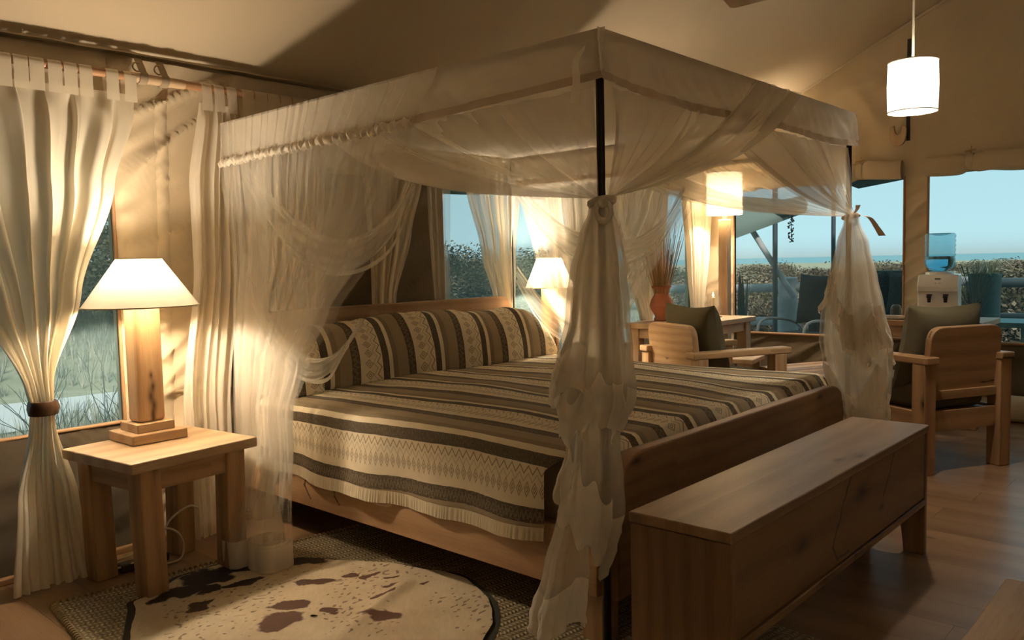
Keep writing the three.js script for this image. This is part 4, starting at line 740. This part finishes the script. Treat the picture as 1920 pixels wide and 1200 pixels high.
{
  const v = thing('vase', 'terracotta vase of dry grass stalks standing on the side table', 'vase', [3.50, 0.74, 0.36]);
  part('pot', lathe([[0, 0], [0.058, 0], [0.060, 0.022], [0.052, 0.03], [0.056, 0.045], [0.088, 0.10], [0.092, 0.125], [0.080, 0.165], [0.052, 0.215], [0.046, 0.235], [0.060, 0.252], [0.078, 0.262], [0.078, 0.272], [0.052, 0.266], [0.042, 0.24], [0.04, 0.1], [0, 0.02]], 40), M.terracotta, v);
  reseed(77); const st = []; for (let i = 0; i < 130; i++) { const a = rr(0, 6.28), q = Math.sqrt(rnd()), l = rr(0.38, 0.66), R2 = 0.19 * q; st.push(bar([0.03 * q * Math.cos(a), 0.12, 0.03 * q * Math.sin(a)], [R2 * Math.cos(a), 0.12 + l, R2 * Math.sin(a)], rr(0.0012, 0.0022), 4)); }
  part('dry_stalks', merge(st), M.straw, v).userData.kind = 'stuff';
}
{
  const c = thing('candle_lantern', 'burning white candle in a clear glass chimney on the side table', 'candle', [4.03, 0.74, 0.52]);
  part('holder', lathe([[0, 0], [0.07, 0], [0.07, 0.012], [0.045, 0.018], [0.02, 0.03], [0.018, 0.05], [0, 0.05]], 28), M.wood, c);
  part('chimney', lathe([[0.050, 0.02], [0.066, 0.05], [0.064, 0.09], [0.052, 0.14], [0.046, 0.175]], 32), M.glass, c, 'clear glass chimney');
  part('candle_stick', cyl(0.013, 0.012, 0.115, 0, 0.045, 0, 16), M.wax, c);
  const fl = new THREE.Mesh(lathe([[0, 0], [0.006, 0.008], [0.0065, 0.016], [0.003, 0.032], [0, 0.042]], 14).translate(0, 0.164, 0), std({ color: rgb(1, 0.7, 0.3), emissive: rgb(1, 0.55, 0.18), emissiveIntensity: 14 })); fl.name = numbered('flame'); c.add(fl);
  const l = new THREE.PointLight(rgb(1, 0.6, 0.25), LAMP.candle, 0, 2); l.position.y = 0.182; l.castShadow = true; l.shadow.radius = 1; c.add(l);
}
{
  const c = thing('cup', 'small white cup standing behind the olive cushion on the side table', 'cup', [3.86, 0.74, 0.36]);
  part('bowl', lathe([[0, 0.004], [0.028, 0], [0.032, 0.01], [0.038, 0.085], [0.035, 0.085], [0.029, 0.012], [0, 0.012]], 28), M.white, c);
  part('handle', new THREE.TorusGeometry(0.02, 0.005, 8, 20).translate(0.045, 0.045, 0), M.white, c);
}
// ---------------------------------------------------------------- table under the gable window with dispenser, glasses and mat
plainTable('long wooden table under the gable window carrying the water dispenser', [4.44, 0, 1.95], 0.56, 0.98, 0.745, M.woodB, 0.085);
{
  const d = thing('water_dispenser', 'white water dispenser with two black taps and an upturned blue bottle', 'water dispenser', [4.46, 0.745, 2.10], -Math.PI / 2 + 0.16);
  // local +z is the front
  const s = new THREE.Shape(); s.moveTo(-0.14, 0); s.lineTo(0.125, 0); s.lineTo(0.125, 0.165); s.quadraticCurveTo(0.128, 0.20, 0.155, 0.205); s.lineTo(0.16, 0.235); s.quadraticCurveTo(0.158, 0.27, 0.11, 0.315); s.quadraticCurveTo(0.105, 0.322, 0.09, 0.322); s.lineTo(-0.12, 0.322); s.quadraticCurveTo(-0.14, 0.322, -0.14, 0.30); s.lineTo(-0.14, 0);
  const g = extrude(s, 0.244, 0.008, [], 10); g.translate(0, 0, -0.122); g.rotateY(-Math.PI / 2); part('body', g, M.whiteGloss, d);
  part('bottle_seat', lathe([[0.095, 0.318], [0.095, 0.338], [0.07, 0.342], [0.05, 0.342]], 32), M.whiteGloss, d);
  for (const x of [-0.052, 0.052]) { const p = part('tap', merge([bar([x, 0.165, 0.128], [x, 0.16, 0.158], 0.012, 12), cyl(0.011, 0.014, 0.035, x, 0.125, 0.157, 14), rbox(0.036, 0.010, 0.02, 0.003).translate(x, 0.178, 0.145)]), M.black, d); part('tap_lever', rbox(0.032, 0.012, 0.03, 0.004).translate(x, 0.166, 0.166), M.black, p); }
  part('badge', rbox(0.036, 0.010, 0.003, 0.001).rotateX(-0.75).translate(0, 0.292, 0.136), M.ironDark, d, 'small dark maker badge');
  for (const x of [-0.012, 0.012]) part('indicator', new THREE.SphereGeometry(0.003, 8, 6).translate(x, 0.262, 0.153), M.zip, d);
  M.bluePlastic = phy({ color: rgb(0.62, 0.84, 0.90), roughness: 0.06, transmission: 0.9, thickness: 0, ior: 1.45, side: DS });
  M.water = phy({ color: rgb(0.70, 0.88, 0.94), roughness: 0.02, transmission: 1, thickness: 0.18, ior: 1.33, attenuationColor: rgb(0.2, 0.55, 0.7), attenuationDistance: 0.25 });
  const b = []; b.push([0.03, 0.335], [0.045, 0.345], [0.075, 0.362], [0.098, 0.385]); for (let i = 0; i <= 30; i++) { const y = 0.40 + i * 0.0066; b.push([0.1 + (i > 6 ? 0.0035 * Math.cos(i * 1.26) : 0), y]); } b.push([0.1, 0.605], [0.094, 0.617], [0.06, 0.612], [0.03, 0.602], [0, 0.60]);
  part('bottle', lathe(b, 48), M.bluePlastic, d, 'blue ribbed plastic water bottle');
  part('water', lathe([[0, 0.345], [0.04, 0.347], [0.073, 0.366], [0.094, 0.388], [0.096, 0.43], [0.094, 0.452], [0, 0.453]], 40), M.water, d);
}
{
  const g0 = thing('glass_tumbler', 'upturned glass tumbler on the bamboo mat, nearer the netting', 'glass', [4.36, 0.757, 1.70], 0, 'upturned tumblers');
  part('tumbler', lathe([[0.036, 0], [0.040, 0.002], [0.038, 0.05], [0.033, 0.078], [0.022, 0.088], [0, 0.089]], 28), M.glass, g0);
  copyOf(g0, [4.37, 0.757, 1.83], 0, 'upturned glass tumbler on the bamboo mat, nearer the water dispenser');
  const m = thing('bamboo_mat', 'bamboo stick place mat lying under the two glasses', 'place mat', [4.37, 0.745, 1.70]);
  const sg = boxUV(bar([-0.16, 0.006, 0], [0.16, 0.006, 0], 0.0055, 8), 'x'); for (let i = 0; i < 34; i++) { const q = part('stick', sg, M.bamboo, m); q.position.z = -0.20 + i * 0.0121; }
  part('cord', merge([-0.1, 0.1].map((x) => rbox(0.004, 0.003, 0.41, 0.001).translate(x, 0.0122, 0))), M.cable, m);
}
// ---------------------------------------------------------------- fittings on the gable wall
{
  const h = thing('strap_toggle', 'forked wooden toggle on a dark strap hanging below the pendant lamp', 'toggle');
  part('strap', sheet((u, v) => [X1 - 0.012 - 0.012 * Math.sin(v * 3.14), lerp(2.86, 2.09, v), 1.765 + u * 0.028], 2, 20, 0.03, 0.8), M.ironDark, h);
  const s = new THREE.Shape(); s.moveTo(-0.055, 0.03); s.quadraticCurveTo(-0.06, -0.085, 0, -0.085); s.quadraticCurveTo(0.06, -0.085, 0.055, 0.03); s.quadraticCurveTo(0.052, 0.06, 0.025, 0.058); s.quadraticCurveTo(0.02, -0.005, 0, -0.005); s.quadraticCurveTo(-0.02, -0.005, -0.025, 0.058); s.quadraticCurveTo(-0.052, 0.06, -0.055, 0.03);
  const g = boxUV(extrude(s, 0.016, 0.004, [], 10), 'y'); g.rotateY(-Math.PI / 2); g.scale(1, 1.1, 1.1); g.translate(X1 - 0.035, 1.97 + 0.155 * 1.0 + 0.02, 1.715); part('fork', g, M.wood, h);
}
RIGHTWIN.forEach(([a, b], i) => {
  const f = thing('rolled_flap', ['rolled canvas blind tied above the window with the veranda posts', 'rolled canvas blind tied above the window behind the water bottle'][i], 'blind');
  const z0 = a + 0.0, z1 = b + (i ? 0 : 0.0), ties = i ? [0.19, 0.62, 0.9] : [0.2, 0.78];
  part('roll', sheet((u, v) => { const z = lerp(z0, z1, u), th = v * 6.2832, pinch = 1 - ties.reduce((q, t) => Math.max(q, 0.30 * Math.exp(-(((u - t) / 0.025) ** 2))), 0); const droop = 0.018 * Math.abs(Math.sin(u * Math.PI * (i ? 3 : 2.2) + 0.6)), r = (0.062 + 0.006 * fbm(z * 4, v * 3, 501 + i, 2)) * pinch; return [X1 - 0.055 + r * 0.75 * Math.cos(th), 1.885 - droop + r * 1.2 * Math.sin(th), z]; }, 120, 24, 1.5, 0.4), M.canvas, f);
  for (const t of ties) { const z = lerp(z0, z1, t); part('tie_strap', sheet((u, v) => { const th = v * 6.2832; return [X1 - 0.055 + 0.042 * Math.cos(th), 1.885 + 0.062 * Math.sin(th), z + (u - 0.5) * 0.045]; }, 2, 24), M.canvas, f); part('toggle', merge([bar([X1 - 0.06, 1.962, z - 0.035], [X1 - 0.06, 1.972, z + 0.035], 0.006, 8), bar([X1 - 0.05, 1.95, z], [X1 - 0.03, 2.0, z], 0.004, 6)]), M.brass, f); }
});
{
  const f = thing('rolled_flap', 'loose roll of khaki canvas lying along the floor at the gable wall', 'blind');
  part('roll', sheet((u, v) => { const z = lerp(2.2, 3.4, u), th = v * 6.2832, r = 0.085 + 0.02 * fbm(z * 4, v * 3, 511, 2); return [X1 - 0.14 + r * 1.1 * Math.cos(th), 0.10 + r * 1.1 * Math.sin(th), z]; }, 60, 24, 1.2, 0.5), M.canvas, f);
}
// ---------------------------------------------------------------- outside
const outMap = (a, b, s, k = 1) => tex(512, 512, (u, v) => mix3(a, b, clamp(0.5 + 0.9 * fbm(u * 14 * k, v * 14 * k, s, 4) + 0.25 * N3(u * 120, v * 120, s))), true, [1 / 6, 1 / 6]);
M.ground = std({ map: outMap([0.40, 0.37, 0.25], [0.20, 0.21, 0.13], 601), roughness: 1 });
M.path = std({ color: rgb(0.62, 0.62, 0.60), roughness: 1 });
M.sea = std({ color: rgb(0.12, 0.27, 0.30), roughness: 0.4 });
M.deck = std({ map: outMap([0.5, 0.5, 0.47], [0.32, 0.33, 0.31], 605), roughness: 0.8 });
M.greyLog = std({ map: outMap([0.34, 0.345, 0.34], [0.2, 0.21, 0.21], 607, 2), roughness: 0.9 });
M.awning = std({ color: rgb(0.055, 0.085, 0.08), roughness: 0.9, side: DS });
M.awningThin = phy({ color: rgb(0.16, 0.21, 0.18), roughness: 1, transmission: 0.4, thickness: 0, side: DS });
M.outDark = std({ color: rgb(0.009, 0.012, 0.009), roughness: 0.9 });
M.teal = std({ color: rgb(0.02, 0.06, 0.052), roughness: 0.6 });
M.tealTable = std({ color: rgb(0.10, 0.24, 0.25), roughness: 0.6 });
M.poleBlack = std({ color: rgb(0.03, 0.045, 0.05), roughness: 0.5 });
const leafMat = (r, g, b) => phy({ color: rgb(r, g, b), roughness: 1, transmission: 0.4, thickness: 0, side: DS });
M.leaf = [leafMat(0.56, 0.55, 0.35), leafMat(0.64, 0.59, 0.42), leafMat(0.50, 0.54, 0.36), leafMat(0.66, 0.60, 0.44)];
M.twig = std({ color: rgb(0.07, 0.06, 0.045), roughness: 1 });
M.grassBlade = leafMat(0.6, 0.53, 0.33);
const groundY = (x, z) => {
  let y = -0.38 + 0.10 * fbm(x * 0.25, z * 0.25, 611, 2);
  if (z < -0.5 && x < 4.8 + (-z)) y += 1.9 * smooth(-7.8, -16, z) * smooth(9, 3, x);
  if (x > 180) y -= (x - 180) * 0.06;
  return y;
};
struct('ground', sheet((u, v) => { const x = lerp(-30, 215, u ** 1.6), z = lerp(-150, 150, v); return [x, groundY(x, z) - (x > X0 - 0.2 && x < X1 + 0.2 && z > Z0 - 0.1 && z < Z1 + 0.2 ? 0.4 : 0), z]; }, 150, 150, 1, 1, (u, v, q) => [q[0], q[2]]), M.ground, 'dry scrubby ground around the tent');
struct('sea', new THREE.BoxGeometry(1800, 0.2, 2400).translate(980, -1.9, 0), M.sea, 'flat blue green sea below the horizon');
struct('path', sheet((u, v) => { const x = lerp(-14, 14, u), z = -5.5 - v * 2.0 + 0.6 * Math.sin(x * 0.25); return [x, groundY(x, z) + 0.03, z]; }, 60, 8), M.path, 'pale sandy path across the grass');
struct('fly_sheet', sheet((u, v) => [lerp(X0 - 0.5, X1 + 0.3, u), lerp(EAVE + 0.1, 1.80, v) - 0.03 * Math.abs(Math.sin(u * 20)) * v, lerp(Z0 - 0.06, -0.95, v)], 100, 8), M.awning, 'dark green fly sheet eave outside the head wall');
struct('deck', new THREE.BoxGeometry(3.0, 0.12, 9).translate(6.4, -0.09, 1.2), M.deck, 'grey veranda deck outside the gable');
// bushes: small leaf blades round a few stems
function bushGeo(n, rx, ry, s, size) {
  reseed(s); const p = [], nrm = [], uv = [];
  for (let i = 0; i < n; i++) {
    const a = rr(0, 6.283), c = rr(-0.5, 1), q = Math.pow(rnd(), 0.4), k = 1 + 0.45 * N3(Math.cos(a) * 1.6, c * 1.8, Math.sin(a) * 1.6 + s), R = Math.sqrt(Math.max(0, 1 - c * c));
    const o = V(rx * R * Math.cos(a) * q * k, ry * (0.5 + 0.55 * c * q * k), rx * R * Math.sin(a) * q * k), d = V(rr(-1, 1), rr(-0.3, 1), rr(-1, 1)).normalize(), e = V(rr(-1, 1), rr(-1, 1), rr(-1, 1)).cross(d).normalize(), L = size * rr(0.6, 1.5), w = L * 0.28;
    const A = o, B = o.clone().addScaledVector(d, L * 0.5).addScaledVector(e, w), C = o.clone().addScaledVector(d, L), D = o.clone().addScaledVector(d, L * 0.5).addScaledVector(e, -w), N = d.clone().cross(e);
    for (const t of [A, B, C, A, C, D]) { p.push(t.x, t.y, t.z); nrm.push(N.x, N.y, N.z); uv.push(0, 0); }
  }
  const g = new THREE.BufferGeometry(); g.setAttribute('position', new THREE.Float32BufferAttribute(p, 3)); g.setAttribute('normal', new THREE.Float32BufferAttribute(nrm, 3)); g.setAttribute('uv', new THREE.Float32BufferAttribute(uv, 2)); return g;
}
function stems(n, h, spread, s) { reseed(s); const l = []; for (let i = 0; i < n; i++) { const a = rr(0, 6.28), q = rr(0.2, 1) * spread; l.push(tube([[0, -0.1, 0], [q * 0.3 * Math.cos(a), h * 0.5, q * 0.3 * Math.sin(a)], [q * Math.cos(a), h * rr(0.8, 1.1), q * Math.sin(a)]], 0.012, 6, 5)); } return merge(l); }
const bushKinds = [0, 1, 2].map((k) => ({ foliage: bushGeo(1800, 0.7, 0.95, 700 + k, 0.062), stem: stems(9, 0.7, 0.5, 720 + k) }));
const bigKind = { foliage: bushGeo(7000, 1.0, 1.5, 731, 0.05), stem: stems(12, 1.2, 0.7, 733) };
function bush(x, z, sc, mat, kind, label, group, name = 'bush') {
  const b = thing(name, label, name === 'tree' ? 'tree' : 'bush', [x, groundY(x, z) - 0.05, z], (x * 7 + z * 3) % 6, group); b.scale.set(sc[0], sc[1], sc[0]);
  part('foliage', kind.foliage, mat, b); part('stem', kind.stem, M.twig, b); return b;
}
reseed(811);
{
  // scrub beyond the veranda rail
  const spots = []; for (let i = 0; i < 150; i++) { const d = 4.6 + 70 * (i / 150) ** 1.9, a = rr(-0.62, 0.32); spots.push([6.2 + d * Math.cos(a) + rr(-0.6, 0.6), 1.2 + d * Math.sin(a) * 1.15 + rr(-0.6, 0.6)]); }
  spots.forEach(([x, z], i) => { if (x < 9.0) x = 9.0 + rnd() * 2; bush(x, z, [rr(0.8, 1.5) * (x > 16 ? 1.7 : 1), rr(0.75, 1.15) * (x > 16 ? 1.12 : 1)], M.leaf[[1, 0, 3, 1, 0][i % 5]], bushKinds[i % 3], 'low dry green scrub bush on the slope between veranda and sea', 'scrub bushes on the slope towards the sea'); });
  // a few taller ones that break the horizon
  bush(9.4, 0.35, [0.75, 1.35], M.leaf[1], bushKinds[0], 'taller scrub bush breaking the horizon right of the log post', null);
  bush(11.5, -2.9, [1.2, 1.1], M.leaf[0], bushKinds[1], 'round green bush seen left of the veranda pole', null);
  // thicket on the bank behind the head wall
  for (let i = 0; i < 34; i++) { const x = -9 + (i % 17) * 1.75 + rr(-0.4, 0.4), row = Math.floor(i / 17), z = -11.5 - row * 3.2 + rr(-0.8, 0.8); bush(x, z, [rr(1.5, 2.1), rr(0.9, 1.4) + row * 0.35], M.leaf[[2, 0, 2][i % 3]], bigKind, 'dense dark green thicket bush on the bank behind the tent', 'thicket bushes on the bank'); }
  for (let i = 0; i < 9; i++) { const x = 7 + i * 2.1 + rr(-0.5, 0.5), z = -9.5 - i * 0.9; bush(x, z, [rr(1.3, 1.7), rr(0.8, 1.1)], M.leaf[[2, 0, 1][i % 3]], bigKind, 'green bush growing behind the corner of the tent', 'bushes behind the tent corner'); }
  for (const [i, [x, z]] of [[4.9, -3.4], [6.0, -4.0], [7.4, -4.4]].entries()) bush(x, z, [0.8, 0.75], M.leaf[[2, 0, 2][i]], bushKinds[i], 'leafy dark bush close behind the vase window', 'bushes close behind the vase window');
}
// dry grass: instanced tufts, too many to count
{
  reseed(911); const bl = []; for (let i = 0; i < 16; i++) { const a = rr(0, 6.28), h = rr(0.12, 0.3), q = rr(0.02, 0.12), w = 0.004, p = new THREE.BufferGeometry(); p.setAttribute('position', new THREE.Float32BufferAttribute([-w * Math.sin(a), 0, w * Math.cos(a), w * Math.sin(a), 0, -w * Math.cos(a), q * Math.cos(a), h, q * Math.sin(a)], 3)); p.setAttribute('normal', new THREE.Float32BufferAttribute([0, 1, 0, 0, 1, 0, 0, 1, 0], 3)); p.setAttribute('uv', new THREE.Float32BufferAttribute([0, 0, 0, 0, 0, 0], 2)); bl.push(p); }
  const g = merge(bl), list = []; for (let i = 0; i < 7000; i++) { const z = -0.8 - 11 * Math.pow(rnd(), 1.3), x = -3 + rnd() * (5 - z); if (z < -5.2 && z > -8.0) continue; list.push([x, z]); } for (let i = 0; i < 5000; i++) { list.push([8.2 + 16 * Math.pow(rnd(), 1.4), -8 + rnd() * 16]); }
  const im = new THREE.InstancedMesh(g, M.grassBlade, list.length), m = new THREE.Matrix4(), c = new THREE.Color();
  list.forEach(([x, z], i) => { const s = rr(0.6, 1.5); m.makeRotationY(rnd() * 6.28).scale(V(s, s, s)).setPosition(x, groundY(x, z) - 0.01, z); im.setMatrixAt(i, m); const t = rnd(); im.setColorAt(i, c.setRGB(lerp(0.35, 0.9, t), lerp(0.42, 0.88, t), lerp(0.30, 0.75, t))); });
  im.name = 'dry_grass'; scene.add(shade(im)); tag(im, 'short dry grass covering the ground around the tent', 'grass', null, 'stuff');
}
{
  // bare twiggy shrub close to the left window
  reseed(921); const t = thing('dry_shrub', 'leafless twiggy shrub outside the left window beside the lamp', 'shrub', [-0.02, -0.35, -1.5]); const tw = [];
  const grow = (x, y, z, dx, dy, dz, l, r, n) => { const q = [x + dx * l, y + dy * l, z + dz * l]; tw.push(bar([x, y, z], q, r, 5)); if (n > 0) for (let k = 0; k < (n > 2 ? 3 : 2); k++) { const d = V(dx + rr(-0.6, 0.6), dy + rr(-0.1, 0.35), dz + rr(-0.6, 0.6)).normalize(); grow(...q, d.x, d.y, d.z, l * rr(0.6, 0.85), r * 0.68, n - 1); } };
  for (let k = 0; k < 5; k++) { const a = rr(0, 6.28); grow(0.05 * Math.cos(a), 0, 0.05 * Math.sin(a), 0.35 * Math.cos(a), 1, 0.35 * Math.sin(a), rr(0.25, 0.38), 0.006, 4); }
  part('twigs', merge(tw), M.twig, t);
  const g = thing('guy_rope', 'taut guy rope slanting outside the left window', 'rope'); part('rope', bar([-0.72, 1.1, -0.9], [-1.02, -0.35, -1.9], 0.005, 6), M.poleBlack, g);
}
// veranda
const pole = (label, a, b, r, mat, cat = 'post') => { const t = thing('veranda_post', label, cat); part('pole', boxUV(bar(a, b, r, 12), 'y'), mat, t); return t; };
pole('slim black metal veranda pole standing by the log post', [7.0, -0.03, -0.29], [7.0, 2.3, -0.29], 0.028, M.poleBlack);
pole('slim black metal veranda pole nearer the netting', [7.6, -0.03, 0.15], [7.6, 2.4, 0.15], 0.025, M.poleBlack);
pole('slanting wooden brace under the awning', [6.9, 1.74, -0.66], [7.1, 0.74, -0.10], 0.034, M.greyLog, 'brace');
{
  const t = thing('log_post', 'thick grey log fence post at the veranda edge', 'post', [7.35, 0, -0.29]); part('log', boxUV(lathe([[0, -0.05], [0.12, -0.05], [0.118, 0.4], [0.108, 0.8], [0.112, 0.955], [0.09, 0.975], [0, 0.975]], 20), 'y'), M.greyLog, t);
  const rails = [['rough grey log rail left of the log post', [7.4, 0.82, -2.2], [7.35, 0.85, -0.29]], ['rough grey log rail right of the log post', [7.35, 0.86, -0.29], [7.6, 0.92, 1.6]], ['low grey log rail beside the log post', [7.4, 0.42, -2.2], [7.35, 0.45, -0.29]], ['dark veranda rail behind the teal planter, upper', [7.5, 0.90, 1.6], [7.4, 0.93, 4.2]], ['dark veranda rail behind the teal planter, lower', [7.5, 0.54, 1.6], [7.4, 0.60, 4.2]]];
  for (const [l, a, b] of rails) { const r = thing('veranda_rail', l, 'rail'); part('log', boxUV(bar(a, b, 0.05, 12), 'x'), l.startsWith('dark') ? M.poleBlack : M.greyLog, r); }
}
{
  const a = thing('awning', 'dark green canvas awning over the veranda outside the gable', 'awning');
  part('canopy', sheet((u, v) => { const x = lerp(4.86, 7.05, u), z = lerp(0.62, 1.42, v * lerp(0.65, 1, u)) - lerp(0.4, 0, u); return [x, lerp(2.45, 1.93, u) + 0.10 * v * u - 0.05 * Math.sin(u * 3.1) , z]; }, 24, 10), M.awning, a);
  part('side_cloth', sheet((u, v) => { const P = [lerp(6.2, 7.3, v), lerp(lerp(1.95, 1.85, v), lerp(1.28, 1.72, v), u), lerp(-0.85, -0.05, v)]; P[0] += 0.05 * Math.sin(u * 6); return P; }, 14, 14), M.awningThin, a, 'paler thin side cloth');
  part('rolled_side', bar([7.05, 1.70, -0.62], [7.05, 1.80, 0.02], 0.10, 16), M.awning, a);
  part('edge_knob', new THREE.SphereGeometry(0.03, 10, 8).translate(7.0, 1.80, 0.40), M.awning, a);
}
{
  const h = thing('hanging_vine', 'dark trailing plant hanging from the awning roll', 'plant', [6.95, 1.72, -0.08]); reseed(931); const l = []; for (let i = 0; i < 46; i++) { const g = new THREE.SphereGeometry(0.016, 5, 4); g.scale(1, 0.45, 0.7).rotateZ(rr(-1, 1)).rotateY(rr(0, 6)); l.push(g.translate(rr(-0.03, 0.03), -i * 0.0075, rr(-0.03, 0.03))); }
  part('leaves', merge(l), M.outDark, h); part('stem', bar([0, 0.1, 0], [0.01, -0.34, 0], 0.004, 5), M.outDark, h);
}
{
  const s = thing('snake_plant', 'upright spiky leaves in a pot outside the corner of the gable window', 'plant', [5.6, 0, -0.02]); reseed(941);
  part('pot', lathe([[0, -0.03], [0.13, -0.03], [0.17, 0.30], [0.15, 0.30], [0.12, 0.02], [0, 0.02]], 24), M.outDark, s);
  for (let i = 0; i < 9; i++) { const a = rr(0, 6.28), q = rr(0.02, 0.09), h = rr(0.45, 0.85), lean = rr(0.02, 0.12); part('leaf', sheet((u, v) => { const w = 0.028 * Math.sqrt(Math.max(0, 1 - v * v)) * (u * 2 - 1), r = q + lean * v; return [r * Math.cos(a) - w * Math.sin(a), 0.25 + h * v, r * Math.sin(a) + w * Math.cos(a) + 0.004]; }, 2, 10), M.teal, s); }
}
{
  const c = thing('outdoor_chair', 'metal framed outdoor chair with a dark green cushion on the veranda', 'chair', [5.62, 0, 0.62], -1.9);
  part('cushion', cushion(0.5, 0.5, 0.16, 16, 3).rotateX(-0.15).translate(0, 0.80, -0.2), M.outDark, c); part('seat', rbox(0.52, 0.14, 0.5, 0.04).translate(0, 0.42, 0.05), M.outDark, c);
  part('frame', merge([-0.28, 0.28].map((x) => tube([[x, -0.02, -0.25], [x, 0.5, -0.28], [x, 0.62, 0.1], [x, 0.58, 0.3], [x, -0.02, 0.28]], 0.014, 30, 8)).concat([bar([-0.28, 0.34, 0.2], [0.28, 0.34, 0.2], 0.012), bar([-0.28, 0.34, -0.22], [0.28, 0.34, -0.22], 0.012)])), M.greyLog, c);
}
{
  const s = thing('outdoor_sofa', 'dark green outdoor sofa seen through the gable window behind the glasses', 'sofa', [6.62, 0, 0.98], -1.7);
  part('backrest', rbox(0.95, 0.5, 0.2, 0.06).translate(0, 0.80, -0.32), M.outDark, s); part('seat', rbox(0.95, 0.3, 0.75, 0.05).translate(0, 0.3, 0), M.outDark, s);
  for (const x of [-0.24, 0.24]) part('cushion', cushion(0.46, 0.45, 0.16, 14, 5).rotateX(-0.2).translate(x, 0.82, -0.15), M.outDark, s); for (const x of [-0.52, 0.52]) part('armrest', rbox(0.1, 0.55, 0.75, 0.03).translate(x, 0.3, 0), M.outDark, s);
}
{
  const p = thing('planter', 'tall dark teal planter of grass outside the window beside the dispenser', 'planter', [7.05, 0, 1.84]);
  part('pot', lathe([[0, -0.02], [0.11, -0.02], [0.125, 0.2], [0.14, 0.98], [0.15, 1.01], [0.13, 1.01], [0.12, 0.93], [0, 0.91]], 28), M.teal, p);
  reseed(951); const l = []; for (let i = 0; i < 80; i++) { const a = rr(0, 6.28), q = rr(0.05, 0.3), h = rr(0.05, 0.22); l.push(tube([[0.05 * Math.cos(a), 0.9, 0.05 * Math.sin(a)], [q * 0.5 * Math.cos(a), 0.95 + h, q * 0.5 * Math.sin(a)], [q * Math.cos(a), 0.95 + h * 0.7, q * Math.sin(a)]], 0.003, 5, 3)); } part('grass_blades', merge(l), M.grassBlade, p).userData.kind = 'stuff';
  const q = thing('grass_plant', 'clump of tall grass in a pot left of the teal planter', 'plant', [6.2, 0, 1.93]); reseed(961); const b = []; for (let i = 0; i < 90; i++) { const a = rr(0, 6.28), r = rr(0.03, 0.26), h = rr(0.35, 0.62); b.push(tube([[0.04 * Math.cos(a), 0.5, 0.04 * Math.sin(a)], [r * 0.4 * Math.cos(a), 0.5 + h * 0.6, r * 0.4 * Math.sin(a)], [r * Math.cos(a), 0.5 + h, r * Math.sin(a)]], 0.0025, 5, 3)); }
  part('blades', merge(b), leafMat(0.16, 0.15, 0.09), q).userData.kind = 'stuff'; part('pot', lathe([[0, -0.02], [0.12, -0.02], [0.17, 0.5], [0.15, 0.5], [0.12, 0.45], [0, 0.45]], 24), M.teal, q);
  const t = thing('outdoor_table', 'teal painted outdoor table top seen just outside the gable window', 'table', [5.55, 0, 2.22]);
  part('top', rbox(0.5, 0.04, 0.62, 0.006).translate(0, 0.645, 0), M.tealTable, t); for (const x of [-0.2, 0.2]) for (const z of [-0.26, 0.26]) part('leg', rbox(0.045, 0.64, 0.045, 0.004, 'y').translate(x, 0.31, z), M.tealTable, t);
}
renderer.render(scene, camera);
